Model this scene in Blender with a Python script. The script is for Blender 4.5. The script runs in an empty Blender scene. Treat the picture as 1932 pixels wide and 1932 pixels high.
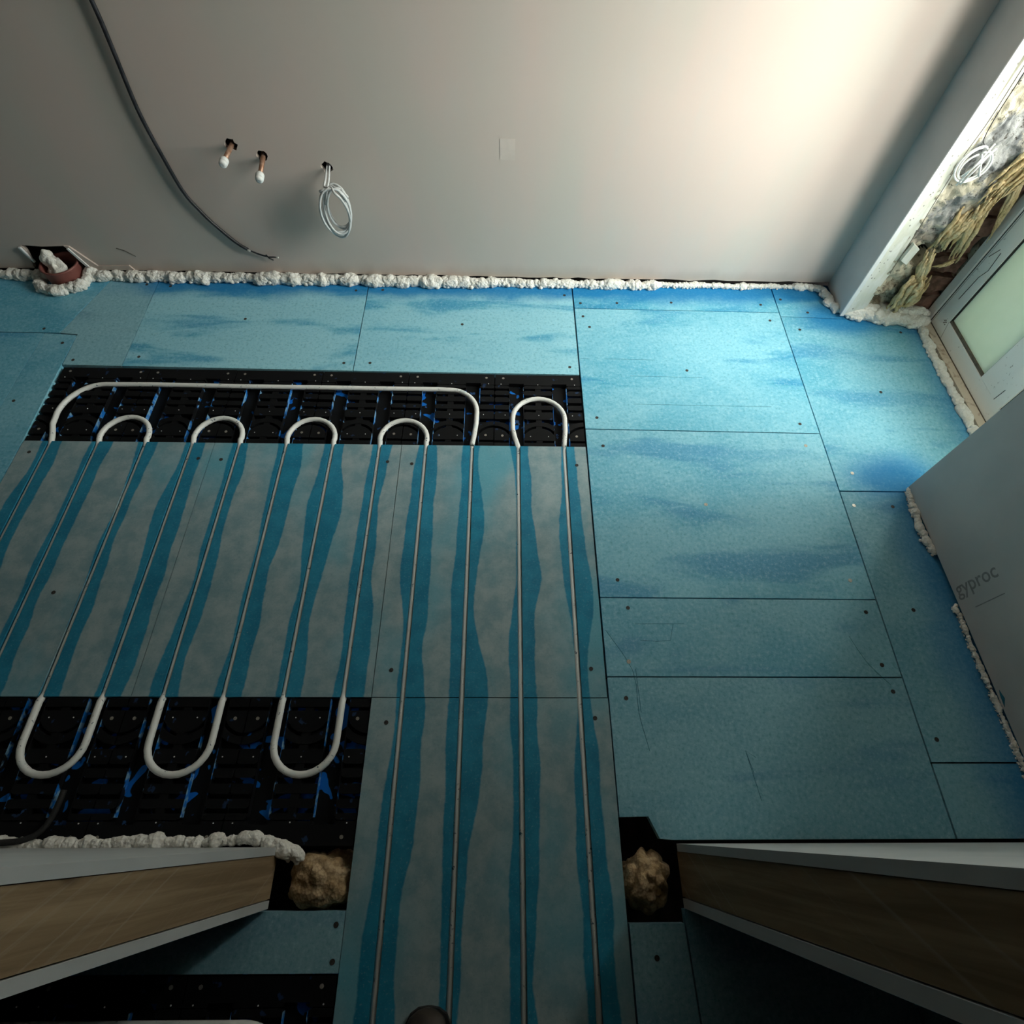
import bpy, bmesh, math, random
from mathutils import Vector, Matrix, noise
from mathutils.geometry import delaunay_2d_cdt

random.seed(7)
SC = bpy.context.scene
COL = SC.collection

# ---------------------------------------------------------------- camera
cam = bpy.data.objects.new('camera', bpy.data.cameras.new('camera'))
COL.objects.link(cam)
cam.data.sensor_width = 36.0
cam.data.lens = 19.444
cam.data.clip_start = 0.02
R = (0.99975056, -0.00265905, 0.02217554)
U = (-0.00877430, 0.86629675, 0.49945265)
B = (-0.02053867, -0.49952264, 0.86605733)
cam.matrix_world = Matrix(((R[0], U[0], B[0], 0.0), (R[1], U[1], B[1], 0.0), (R[2], U[2], B[2], 1.465), (0, 0, 0, 1)))
SC.camera = cam

# ---------------------------------------------------------------- daylight and exposure
world = bpy.data.worlds.new('overcast_sky')
SC.world = world
world.use_nodes = True
bg = world.node_tree.nodes['Background']
bg.inputs['Color'].default_value = (1.0, 0.965, 0.92, 1)
bg.inputs['Strength'].default_value = 11.5
portal = bpy.data.objects.new('door_glazing_portal', bpy.data.lights.new('door_glazing_portal', 'AREA'))
portal.data.shape = 'RECTANGLE'
portal.data.size = 1.68
portal.data.size_y = 1.50
portal.data.cycles.is_portal = True
portal.location = (1.76, 0.96, 1.47)
portal.rotation_euler = (0, math.radians(90), 0)
COL.objects.link(portal)
sun = bpy.data.objects.new('veiled_sun', bpy.data.lights.new('veiled_sun', 'SUN'))
sun.data.energy = 14.0
sun.data.angle = math.radians(70)
sun.data.color = (1.0, 0.972, 0.93)
sun.rotation_euler = Vector((1.55, -1.0, 1.25)).to_track_quat('Z', 'Y').to_euler()
sun.location = (3.0, -1.0, 3.0)
COL.objects.link(sun)
SC.view_settings.view_transform = 'Standard'
SC.view_settings.look = 'None'
SC.view_settings.gamma = 1.0
SC.view_settings.use_curve_mapping = False
SC.view_settings.exposure = 0.10
SC.cycles.max_bounces = 6
SC.cycles.diffuse_bounces = 4
SC.cycles.use_adaptive_sampling = True
SC.cycles.adaptive_threshold = 0.10
SC.cycles.transparent_max_bounces = 12
SC.cycles.caustics_reflective = False
SC.cycles.caustics_refractive = False


# ---------------------------------------------------------------- node helpers
class NT:
    def __init__(self, name):
        self.mat = bpy.data.materials.new(name)
        self.mat.use_nodes = True
        self.t = self.mat.node_tree
        self.t.nodes.clear()
        self.out = self.t.nodes.new('ShaderNodeOutputMaterial')
        self._pos = None

    def put(self, sock, v):
        if v is None:
            return
        if isinstance(v, bpy.types.NodeSocket):
            self.t.links.new(v, sock)
        elif isinstance(v, (tuple, list)):
            n = len(sock.default_value)
            v = tuple(v)
            sock.default_value = (v + (1.0,))[:n] if len(v) < n else v[:n]
        else:
            sock.default_value = v

    def pos(self):
        if self._pos is None:
            self._pos = self.t.nodes.new('ShaderNodeNewGeometry').outputs['Position']
        return self._pos

    def m(self, op, a, b=None, c=None, clamp=False):
        n = self.t.nodes.new('ShaderNodeMath')
        n.operation = op
        n.use_clamp = clamp
        for i, v in enumerate((a, b, c)):
            self.put(n.inputs[i], v)
        return n.outputs[0]

    def vm(self, op, a, b=None):
        n = self.t.nodes.new('ShaderNodeVectorMath')
        n.operation = op
        self.put(n.inputs[0], a)
        self.put(n.inputs[1], b)
        return n.outputs[0]

    def sep(self, v):
        n = self.t.nodes.new('ShaderNodeSeparateXYZ')
        self.put(n.inputs[0], v)
        return n.outputs

    def com(self, x, y, z):
        n = self.t.nodes.new('ShaderNodeCombineXYZ')
        for i, v in enumerate((x, y, z)):
            self.put(n.inputs[i], v)
        return n.outputs[0]

    def noise(self, vec=None, scale=5.0, detail=3.0, rough=0.5, dist=0.0):
        n = self.t.nodes.new('ShaderNodeTexNoise')
        self.put(n.inputs['Vector'], vec if vec is not None else self.pos())
        self.put(n.inputs['Scale'], scale)
        self.put(n.inputs['Detail'], detail)
        self.put(n.inputs['Roughness'], rough)
        self.put(n.inputs['Distortion'], dist)
        return n.outputs['Fac']

    def vor(self, vec=None, scale=5.0, feature='F1'):
        n = self.t.nodes.new('ShaderNodeTexVoronoi')
        n.feature = feature
        self.put(n.inputs['Vector'], vec if vec is not None else self.pos())
        self.put(n.inputs['Scale'], scale)
        return n.outputs['Distance']

    def step(self, v, lo, hi, a=0.0, b=1.0):
        n = self.t.nodes.new('ShaderNodeMapRange')
        n.interpolation_type = 'SMOOTHSTEP'
        for i, x in enumerate((v, lo, hi, a, b)):
            self.put(n.inputs[i], x)
        return n.outputs[0]

    def mix(self, f, a, b, mode='MIX'):
        n = self.t.nodes.new('ShaderNodeMix')
        n.data_type = 'RGBA'
        n.blend_type = mode
        self.put(n.inputs[0], f)
        self.put(n.inputs[6], a)
        self.put(n.inputs[7], b)
        return n.outputs[2]

    def bump(self, h, strength=0.3, dist=0.002, normal=None):
        n = self.t.nodes.new('ShaderNodeBump')
        self.put(n.inputs['Height'], h)
        n.inputs['Strength'].default_value = strength
        n.inputs['Distance'].default_value = dist
        if normal is not None:
            self.put(n.inputs['Normal'], normal)
        return n.outputs[0]

    def objcol(self):
        n = self.t.nodes.new('ShaderNodeObjectInfo')
        s = self.t.nodes.new('ShaderNodeSeparateColor')
        self.t.links.new(n.outputs['Color'], s.inputs[0])
        return s.outputs

    def done(self, color, rough=0.6, metal=0.0, normal=None, spec=0.5):
        n = self.t.nodes.new('ShaderNodeBsdfPrincipled')
        self.put(n.inputs['Base Color'], color)
        self.put(n.inputs['Roughness'], rough)
        self.put(n.inputs['Metallic'], metal)
        self.put(n.inputs['Specular IOR Level'], spec)
        if normal is not None:
            self.put(n.inputs['Normal'], normal)
        self.t.links.new(n.outputs[0], self.out.inputs[0])
        return self.mat


def speckled(name, a, b, scale=30.0, rough=0.7, lo=0.35, hi=0.65, bump=0.15, bdist=0.001, metal=0.0, spec=0.4, detail=4.0):
    t = NT(name)
    f = t.noise(scale=scale, detail=detail)
    c = t.mix(t.step(f, lo, hi), a, b)
    nb = t.bump(t.noise(scale=scale * 4, detail=3), bump, bdist) if bump else None
    return t.done(c, rough, metal, nb, spec)


# ---------------------------------------------------------------- materials
def mat_board():
    """blue brushed-on primer over flooring sheet; object colour: R bare grey, G seed, B paleness"""
    t = NT('blue_primed_board')
    oc = t.objcol()
    p = t.sep(t.pos())
    x, y = p[0], p[1]
    seed = t.m('MULTIPLY', oc[1], 37.0)
    brush = t.noise(t.com(t.m('MULTIPLY', x, 1.3), t.m('MULTIPLY', y, 5.5), seed), 1.6, 4.0, 0.55, 0.5)
    cloud = t.noise(t.com(t.m('MULTIPLY', x, 1.8), t.m('MULTIPLY', y, 2.6), seed), 1.4, 4.0, 0.55, 0.4)
    fine = t.noise(scale=95.0, detail=5.0, rough=0.75)
    mid = t.noise(scale=24.0, detail=5.0, rough=0.7)
    pale = (0.215, 0.57, 0.73)
    teal = (0.085, 0.43, 0.62)
    deep = (0.003, 0.205, 0.50)
    grey = (0.30, 0.46, 0.50)
    c = t.mix(t.step(t.m('ADD', cloud, t.m('MULTIPLY', t.m('SUBTRACT', mid, 0.5), 0.45)), 0.38, 0.72), pale, teal)
    c = t.mix(t.m('MULTIPLY', t.step(brush, 0.55, 0.68), 0.72), c, (0.012, 0.27, 0.54))
    c = t.mix(t.m('MULTIPLY', oc[0], 0.75), c, grey)
    c = t.mix(t.m('MULTIPLY', oc[2], t.step(brush, 0.62, 0.50, 0.10, 0.75)), c, (0.37, 0.71, 0.82))
    # flecks of the sheet's face and worn dots
    c = t.mix(t.step(fine, 0.50, 0.68, 0.0, 0.45), c, (0.48, 0.74, 0.80))
    c = t.mix(t.step(fine, 0.50, 0.32, 0.0, 0.42), c, (0.02, 0.20, 0.29))
    c = t.mix(t.step(mid, 0.62, 0.74, 0.0, 0.35), c, (0.38, 0.60, 0.66))
    # thick primer left along the cut edges by the wall, the pier and the linings
    wob = t.m('MULTIPLY', t.m('SUBTRACT', t.noise(t.com(t.m('MULTIPLY', x, 3.0), t.m('MULTIPLY', y, 3.0), 0.0), 2.0, 3.0), 0.5), 0.10)
    yy = t.m('ADD', y, wob)
    e1 = t.m('MULTIPLY', t.step(yy, 1.775, 1.855), t.step(x, -1.55, -1.30, 0.15, 1.0))
    xx = t.m('ADD', x, wob)
    e2 = t.m('MULTIPLY', t.step(xx, 1.13, 1.30), t.step(y, 0.93, 0.99, 0.85, 0.0))
    dx = t.m('SUBTRACT', x, 1.34)
    dy = t.m('SUBTRACT', y, 1.74)
    e3 = t.step(t.m('SQRT', t.m('ADD', t.m('MULTIPLY', dx, dx), t.m('MULTIPLY', t.m('MULTIPLY', dy, dy), 3.0))), 0.09, 0.24, 0.9, 0.0)
    dx = t.m('SUBTRACT', x, 1.27)
    dy = t.m('SUBTRACT', yy, 0.98)
    e4 = t.step(t.m('SQRT', t.m('ADD', t.m('MULTIPLY', dx, dx), t.m('MULTIPLY', t.m('MULTIPLY', dy, dy), 2.0))), 0.05, 0.22, 0.95, 0.0)
    e5 = t.m('MULTIPLY', t.step(xx, 1.50, 1.62), 0.6)
    e = t.m('MAXIMUM', t.m('MAXIMUM', e1, e2), t.m('MAXIMUM', t.m('MAXIMUM', e3, e4), e5))
    c = t.mix(t.m('MULTIPLY', e, t.step(fine, 0.75, 0.45, 0.80, 0.95)), c, deep)
    nb = t.bump(fine, 0.12, 0.0008)
    return t.done(c, t.m('ADD', 0.50, t.m('MULTIPLY', mid, 0.25)), 0.0, nb, 0.3)


def mat_groove_board():
    """bare grey chipboard with dark blue primer brushed along every groove"""
    t = NT('striped_grooved_board')
    p = t.sep(t.pos())
    x, y = p[0], p[1]
    u = t.m('DIVIDE', t.m('ADD', x, 1.457), 0.1513)
    k = t.m('ROUND', u)
    d = t.m('MULTIPLY', t.m('SUBTRACT', u, k), 0.1513)
    n1 = t.noise(t.com(t.m('MULTIPLY', k, 5.3), t.m('MULTIPLY', y, 1.9), 1.0), 1.0, 2.0, 0.5)
    n2 = t.noise(t.com(t.m('MULTIPLY', k, 9.1), t.m('MULTIPLY', y, 2.2), 7.0), 1.0, 2.0, 0.5)
    fine = t.noise(scale=160.0, detail=4.0, rough=0.7)
    mid = t.noise(scale=16.0, detail=5.0, rough=0.65)
    jag = t.m('MULTIPLY', t.m('SUBTRACT', t.noise(scale=60.0, detail=3.0), 0.5), 0.006)
    wl = t.m('SUBTRACT', t.m('MULTIPLY', n1, 0.10), 0.028)
    wr = t.m('SUBTRACT', t.m('MULTIPLY', n2, 0.125), 0.022)
    dj = t.m('ADD', d, jag)
    left = t.step(t.m('ADD', dj, wl), -0.002, 0.003)
    right = t.step(t.m('SUBTRACT', wr, dj), -0.002, 0.003)
    s = t.m('MULTIPLY', left, right)
    grey = t.mix(t.step(mid, 0.35, 0.68), (0.215, 0.345, 0.385), (0.36, 0.46, 0.48))
    wash = t.noise(t.com(t.m('MULTIPLY', x, 3.0), t.m('MULTIPLY', y, 1.6), 3.0), 1.0, 3.0)
    grey = t.mix(t.step(t.m('ADD', t.m('MULTIPLY', x, 0.10), wash), 0.46, 0.68, 0.0, 0.85), grey, (0.11, 0.42, 0.54))
    blue = t.mix(t.step(mid, 0.3, 0.7), (0.003, 0.19, 0.33), (0.008, 0.27, 0.44))
    c = t.mix(t.m('MULTIPLY', s, 0.94), grey, blue)
    c = t.mix(t.step(fine, 0.54, 0.74, 0.0, 0.25), c, (0.50, 0.62, 0.64))
    c = t.mix(t.step(fine, 0.44, 0.28, 0.0, 0.25), c, (0.03, 0.09, 0.11))
    nb = t.bump(fine, 0.12, 0.0008)
    return t.done(c, 0.6, 0.0, nb, 0.3)


def mat_plaster():
    t = NT('pink_skim_plaster')
    p = t.sep(t.pos())
    v = t.com(t.m('MULTIPLY', p[0], 1.6), 0.0, t.m('MULTIPLY', p[2], 0.55))
    big = t.noise(v, 1.7, 4.0, 0.5, 0.4)
    sm = t.noise(t.com(t.m('MULTIPLY', p[0], 9.0), p[1], t.m('MULTIPLY', p[2], 3.5)), 1.0, 5.0, 0.6)
    c = t.mix(t.step(big, 0.36, 0.64), (0.605, 0.540, 0.480), (0.660, 0.535, 0.478))
    c = t.mix(t.step(sm, 0.46, 0.75, 0.0, 0.45), c, (0.605, 0.545, 0.50))
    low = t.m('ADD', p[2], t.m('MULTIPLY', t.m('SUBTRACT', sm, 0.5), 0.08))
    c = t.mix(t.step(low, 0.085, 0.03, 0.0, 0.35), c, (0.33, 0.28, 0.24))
    nb = t.bump(sm, 0.10, 0.002)
    return t.done(c, 0.55, 0.0, nb, 0.3)


def mat_paper():
    t = NT('grey_plasterboard_paper')
    f = t.noise(scale=9.0, detail=4.0)
    c = t.mix(t.step(f, 0.3, 0.7), (0.47, 0.48, 0.475), (0.52, 0.52, 0.51))
    return t.done(c, 0.75, 0.0, t.bump(t.noise(scale=220.0, detail=2.0), 0.06, 0.0006), 0.25)


def mat_foam(name, a, b, c2):
    t = NT(name)
    f = t.noise(scale=34.0, detail=4.0)
    c = t.mix(t.step(f, 0.35, 0.68), a, b)
    v = t.vor(scale=150.0)
    c = t.mix(t.step(v, 0.55, 0.85, 0.0, 0.55), c, c2)
    nb = t.bump(v, 0.6, 0.003)
    return t.done(c, 0.7, 0.0, nb, 0.3)


def mat_black():
    t = NT('black_moulded_plastic')
    p = t.sep(t.pos())
    n = t.noise(scale=17.0, detail=2.0, dist=0.6)
    deepz = t.step(p[2], -0.012, -0.0175)
    blot = t.m('MULTIPLY', t.step(n, 0.605, 0.620), deepz)
    c = t.mix(blot, (0.0050, 0.0055, 0.0065), (0.006, 0.16, 0.60))
    ed = t.m('MULTIPLY', t.step(t.noise(scale=40.0, detail=3.0), 0.66, 0.70), t.step(p[2], -0.001, -0.006))
    c = t.mix(t.m('MULTIPLY', ed, 0.7), c, (0.05, 0.14, 0.36))
    return t.done(c, t.m('ADD', 0.50, t.m('MULTIPLY', n, 0.2)), 0.0, None, 0.18)


def mat_smear():
    t = NT('paint_smeared_edge')
    n = t.noise(scale=20.0, detail=3.0, dist=0.3)
    k = t.noise(scale=75.0, detail=2.0)
    c = t.mix(t.step(k, 0.45, 0.60), (0.01, 0.17, 0.58), (0.22, 0.42, 0.62))
    c = t.mix(t.step(n, 0.50, 0.55), (0.006, 0.0065, 0.008), c)
    return t.done(c, 0.5, 0.0, None, 0.25)


def mat_pipe():
    t = NT('white_plastic_pipe')
    n = t.noise(scale=120.0, detail=3.0, dist=0.5)
    b = t.noise(scale=26.0, detail=3.0)
    c = t.mix(t.m('MULTIPLY', t.step(n, 0.63, 0.68), t.step(b, 0.46, 0.6)), (0.86, 0.87, 0.84), (0.05, 0.10, 0.14))
    c = t.mix(t.step(b, 0.58, 0.75, 0.0, 0.30), c, (0.42, 0.62, 0.66))
    return t.done(c, 0.35, 0.0, None, 0.4)


def mat_wood(axis=2):
    t = NT('sawn_timber')
    p = t.sep(t.pos())
    v = t.com(t.m('MULTIPLY', p[0], 30.0), t.m('MULTIPLY', p[1], 55.0), t.m('MULTIPLY', p[2], 2.2))
    g = t.noise(v, 1.0, 4.0, 0.6, 0.8)
    s = t.noise(t.com(t.m('MULTIPLY', p[0], 4.0), t.m('ADD', t.m('MULTIPLY', p[1], 90.0), t.m('MULTIPLY', p[2], 45.0)), 0.0), 1.0, 2.0)
    c = t.mix(t.step(g, 0.3, 0.72), (0.22, 0.145, 0.080), (0.37, 0.26, 0.155))
    c = t.mix(t.step(s, 0.55, 0.75, 0.0, 0.4), c, (0.45, 0.38, 0.30))
    k = t.vor(t.com(t.m('MULTIPLY', p[0], 4.0), t.m('MULTIPLY', p[1], 7.0), t.m('MULTIPLY', p[2], 3.5)), 1.0)
    c = t.mix(t.step(k, 0.12, 0.05), c, (0.10, 0.055, 0.03))
    return t.done(c, 0.75, 0.0, t.bump(s, 0.25, 0.001), 0.2)


def mat_render():
    """rough masonry with mortar, old plaster and dirt"""
    t = NT('rough_mortar')
    p = t.sep(t.pos())
    n = t.noise(scale=15.0, detail=5.0, rough=0.65, dist=0.6)
    n2 = t.noise(scale=7.0, detail=3.0, dist=0.4)
    n3 = t.noise(scale=60.0, detail=4.0, rough=0.7)
    hgt = t.m('ADD', p[2], t.m('MULTIPLY', t.m('SUBTRACT', n2, 0.5), 0.5))
    c = t.mix(t.step(n, 0.35, 0.62), (0.12, 0.090, 0.060), (0.36, 0.29, 0.20))
    grey = t.mix(t.step(n, 0.35, 0.62), (0.15, 0.155, 0.16), (0.36, 0.36, 0.35))
    c = t.mix(t.step(hgt, 0.22, 0.42), c, grey)
    c = t.mix(t.step(t.m('ADD', n2, t.m('MULTIPLY', n3, 0.2)), 0.60, 0.68, 0.0, 0.85), c, (0.58, 0.52, 0.40))
    c = t.mix(t.step(n3, 0.44, 0.33, 0.0, 0.85), c, (0.05, 0.04, 0.03))
    return t.done(c, 0.9, 0.0, t.bump(n3, 0.9, 0.006), 0.1)


def mat_skim_edge():
    t = NT('perforated_bead_plaster')
    p = t.sep(t.pos())
    v = t.vor(t.com(t.m('MULTIPLY', p[0], 95.0), 0.0, t.m('MULTIPLY', p[2], 70.0)), 1.0)
    w = t.noise(t.com(t.m('MULTIPLY', p[0], 40.0), 0.0, t.m('MULTIPLY', p[2], 16.0)), 1.0, 4.0)
    band = t.m('MULTIPLY', t.step(p[0], 1.328, 1.334), t.step(p[0], 1.357, 1.350))
    c = t.mix(t.step(w, 0.40, 0.65), (0.70, 0.69, 0.60), (0.78, 0.77, 0.72))
    c = t.mix(t.m('MULTIPLY', t.m('MULTIPLY', t.step(v, 0.26, 0.16), t.step(w, 0.42, 0.5)), band), c, (0.22, 0.21, 0.18))
    return t.done(c, 0.7, 0.0, t.bump(t.m('ADD', w, v), 0.25, 0.003), 0.3)


def mat_upvc():
    t = NT('grubby_white_upvc')
    n = t.noise(scale=70.0, detail=4.0, rough=0.7)
    b = t.noise(scale=9.0, detail=3.0)
    c = t.mix(t.m('MULTIPLY', t.step(n, 0.62, 0.70), t.step(b, 0.45, 0.65)), (0.84, 0.85, 0.81), (0.30, 0.29, 0.26))
    return t.done(c, 0.4, 0.0, None, 0.4)


def mat_glass():
    t = NT('clear_window_glass')
    tr = t.t.nodes.new('ShaderNodeBsdfTransparent')
    tr.inputs[0].default_value = (0.93, 0.96, 0.94, 1)
    gl = t.t.nodes.new('ShaderNodeBsdfGlossy')
    gl.inputs['Roughness'].default_value = 0.02
    lw = t.t.nodes.new('ShaderNodeLayerWeight')
    fac = t.m('ADD', 0.03, t.m('MULTIPLY', t.m('POWER', lw.outputs['Facing'], 5.0), 0.7))
    mx = t.t.nodes.new('ShaderNodeMixShader')
    t.t.links.new(fac, mx.inputs[0])
    t.t.links.new(tr.outputs[0], mx.inputs[1])
    t.t.links.new(gl.outputs[0], mx.inputs[2])
    t.t.links.new(mx.outputs[0], t.out.inputs[0])
    return t.mat


def mat_panel():
    """solid infill panel, made slightly translucent to brighten it"""
    t = NT('pale_green_brightened_panel')
    n = t.noise(scale=6.0, detail=4.0)
    c = t.mix(t.step(n, 0.35, 0.65), (0.70, 0.78, 0.67), (0.76, 0.82, 0.72))
    pr = t.t.nodes.new('ShaderNodeBsdfPrincipled')
    t.put(pr.inputs['Base Color'], c)
    pr.inputs['Roughness'].default_value = 0.35
    tl = t.t.nodes.new('ShaderNodeBsdfTranslucent')
    tl.inputs[0].default_value = (0.62, 0.72, 0.60, 1)
    mx = t.t.nodes.new('ShaderNodeMixShader')
    mx.inputs[0].default_value = 0.14  # translucency added so the solid panel looks brighter
    t.t.links.new(pr.outputs[0], mx.inputs[1])
    t.t.links.new(tl.outputs[0], mx.inputs[2])
    t.t.links.new(mx.outputs[0], t.out.inputs[0])
    return t.mat


M = dict(
    board=mat_board(), groove=mat_groove_board(), plaster=mat_plaster(), paper=mat_paper(),
    foam=mat_foam('white_expanding_foam', (0.82, 0.80, 0.74), (0.88, 0.87, 0.83), (0.74, 0.70, 0.60)),
    tan=mat_foam('tan_expanding_foam', (0.42, 0.29, 0.15), (0.55, 0.41, 0.25), (0.24, 0.14, 0.07)),
    wool=mat_foam('yellow_mineral_wool', (0.60, 0.45, 0.23), (0.74, 0.60, 0.37), (0.38, 0.26, 0.12)),
    black=mat_black(), smear=mat_smear(), pipe=mat_pipe(), wood=mat_wood(), mortar=mat_render(), skim=mat_skim_edge(),
    upvc=mat_upvc(), glass=mat_glass(), panel=mat_panel(),
    brick=speckled('red_brown_brick', (0.085, 0.045, 0.03), (0.25, 0.135, 0.10), 24, 0.9, bump=0.6, bdist=0.003),
    subfloor=speckled('dark_void', (0.012, 0.012, 0.012), (0.03, 0.027, 0.024), 20, 0.95),
    gasket=speckled('black_gasket', (0.010, 0.010, 0.010), (0.02, 0.02, 0.02), 60, 0.6, bump=0),
    dirt=speckled('brown_dirt_and_shade', (0.10, 0.085, 0.065), (0.15, 0.13, 0.10), 60, 0.8, bump=0),  # dirt and nicks, also the painted shade strip on the door
    sill=speckled('dirty_cream_sill', (0.62, 0.55, 0.44), (0.36, 0.27, 0.19), 34, 0.8, 0.52, 0.72, bump=0.3),
    copper=speckled('dull_copper', (0.36, 0.19, 0.12), (0.46, 0.30, 0.22), 70, 0.45, metal=0.55, bump=0),
    cap=speckled('white_cap', (0.80, 0.80, 0.78), (0.84, 0.84, 0.82), 20, 0.4, bump=0),
    greycable=speckled('grey_cable', (0.56, 0.57, 0.57), (0.66, 0.67, 0.67), 60, 0.45, bump=0),
    whitecable=speckled('white_cable', (0.80, 0.80, 0.78), (0.84, 0.84, 0.82), 60, 0.4, bump=0),
    blackcable=speckled('black_cable', (0.012, 0.012, 0.015), (0.03, 0.03, 0.035), 60, 0.4, bump=0),
    wire=speckled('bare_wire', (0.55, 0.52, 0.48), (0.75, 0.72, 0.68), 90, 0.4, metal=0.5, bump=0),
    soil=speckled('terracotta_pipe', (0.20, 0.065, 0.055), (0.26, 0.10, 0.085), 25, 0.5, bump=0.05),
    screw=speckled('dark_screw', (0.02, 0.022, 0.024), (0.06, 0.05, 0.045), 300, 0.6, bump=0),
    zinc=speckled('bright_screw', (0.34, 0.31, 0.26), (0.46, 0.44, 0.39), 300, 0.4, metal=0.5, bump=0),
    ink=speckled('grey_print', (0.22, 0.225, 0.225), (0.26, 0.265, 0.265), 60, 0.8, bump=0),
    mark=speckled('scored_line', (0.01, 0.11, 0.18), (0.02, 0.18, 0.27), 60, 0.8, bump=0),
    patch=speckled('filled_patch', (0.64, 0.55, 0.49), (0.69, 0.59, 0.53), 30, 0.6, bump=0.1),
    bead=speckled('white_metal_bead', (0.78, 0.79, 0.79), (0.82, 0.83, 0.83), 30, 0.5, bump=0),
    ceiling=speckled('dark_ceiling_board', (0.22, 0.20, 0.17), (0.28, 0.25, 0.21), 3, 0.8, bump=0),  # unseen ceiling, its finish made dark to cut bounce light
    raw=speckled('dark_brown_render', (0.12, 0.105, 0.09), (0.18, 0.16, 0.14), 6, 0.9),  # unseen walls, their finish made dark to cut bounce light
    ground=speckled('patio_concrete', (0.30, 0.30, 0.29), (0.40, 0.40, 0.38), 6, 0.9),
    leather=speckled('dark_boot_leather', (0.02, 0.015, 0.011), (0.045, 0.033, 0.024), 40, 0.55),
    sole=speckled('black_boot_sole', (0.012, 0.012, 0.012), (0.02, 0.02, 0.02), 40, 0.7),
)


# ---------------------------------------------------------------- object helpers
def wloc(o):
    v = Vector((0, 0, 0))
    while o is not None:
        v += o.location
        o = o.parent
    return v


def tag(o, label=None, cat=None, group=None, kind=None):
    if label: o['label'] = label
    if cat: o['category'] = cat
    if group: o['group'] = group
    if kind: o['kind'] = kind
    return o


def thing(name, loc, label, cat, group=None):
    o = bpy.data.objects.new(name, None)
    o.empty_display_size = 0.02
    o.location = loc
    COL.objects.link(o)
    return tag(o, label, cat, group)


def obj(name, bm, mat, parent=None, smooth=False):
    """bm in world coordinates -> one mesh object (local to its parent)"""
    bmesh.ops.recalc_face_normals(bm, faces=bm.faces)
    if parent is not None:
        off = wloc(parent)
        for v in bm.verts:
            v.co -= off
    me = bpy.data.meshes.new(name)
    if smooth:
        for f in bm.faces:
            f.smooth = True
    bm.to_mesh(me)
    bm.free()
    me.materials.append(mat)
    o = bpy.data.objects.new(name, me)
    COL.objects.link(o)
    o.parent = parent
    return o


def BM():
    return bmesh.new()


def box(bm, x0, x1, y0, y1, z0, z1):
    v = [bm.verts.new((x, y, z)) for z in (z0, z1) for y in (y0, y1) for x in (x0, x1)]
    for f in ((0, 1, 3, 2), (4, 5, 7, 6), (0, 1, 5, 4), (2, 3, 7, 6), (0, 2, 6, 4), (1, 3, 7, 5)):
        bm.faces.new([v[i] for i in f])
    return bm


def prism(bm, poly, z0, z1, fn=None):
    fn = fn or (lambda a, b, h: (a, b, h))
    lo = [bm.verts.new(fn(a, b, z0)) for a, b in poly]
    hi = [bm.verts.new(fn(a, b, z1)) for a, b in poly]
    n = len(poly)
    bm.faces.new(lo[::-1])
    bm.faces.new(hi)
    for i in range(n):
        bm.faces.new((lo[i], lo[(i + 1) % n], hi[(i + 1) % n], hi[i]))
    return bm


def catmull(pts, step=0.01):
    pts = [Vector(p) for p in pts]
    out = []
    for i in range(len(pts) - 1):
        p0 = pts[i - 1] if i else pts[i] * 2 - pts[i + 1]
        p1, p2 = pts[i], pts[i + 1]
        p3 = pts[i + 2] if i + 2 < len(pts) else p2 * 2 - p1
        n = max(1, int((p2 - p1).length / step))
        for k in range(n):
            s = k / n
            out.append(0.5 * ((2 * p1) + (p2 - p0) * s + (2 * p0 - 5 * p1 + 4 * p2 - p3) * s * s + (3 * p1 - p0 - 3 * p2 + p3) * s ** 3))
    out.append(pts[-1])
    return out


def tube(bm, pts, r, seg=10, cap=True):
    pts = [Vector(p) for p in pts]
    n = len(pts)
    rr = r if isinstance(r, (list, tuple)) else [r] * n
    rings = []
    up = Vector((0, 0, 1))
    t0 = (pts[1] - pts[0]).normalized()
    if abs(t0.dot(up)) > 0.9:
        up = Vector((0, 1, 0))
    nrm = (up - t0 * up.dot(t0)).normalized()
    for i in range(n):
        t = (pts[min(i + 1, n - 1)] - pts[max(i - 1, 0)]).normalized()
        nrm = (nrm - t * nrm.dot(t)).normalized()
        b = t.cross(nrm)
        rings.append([bm.verts.new(pts[i] + (nrm * math.cos(a) + b * math.sin(a)) * rr[i]) for a in (2 * math.pi * k / seg for k in range(seg))])
    for i in range(n - 1):
        for k in range(seg):
            bm.faces.new((rings[i][k], rings[i][(k + 1) % seg], rings[i + 1][(k + 1) % seg], rings[i + 1][k]))
    if cap:
        bm.faces.new(rings[0][::-1])
        bm.faces.new(rings[-1])
    return bm


def disc(bm, c, r, h, seg=10, axis=2):
    def fn(a, b, z):
        return (c[0] + a, c[1] + b, c[2] + z) if axis == 2 else (c[0] + a, c[1] + z, c[2] + b)
    return prism(bm, [(r * math.cos(2 * math.pi * k / seg), r * math.sin(2 * math.pi * k / seg)) for k in range(seg)], 0, h, fn)


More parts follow.
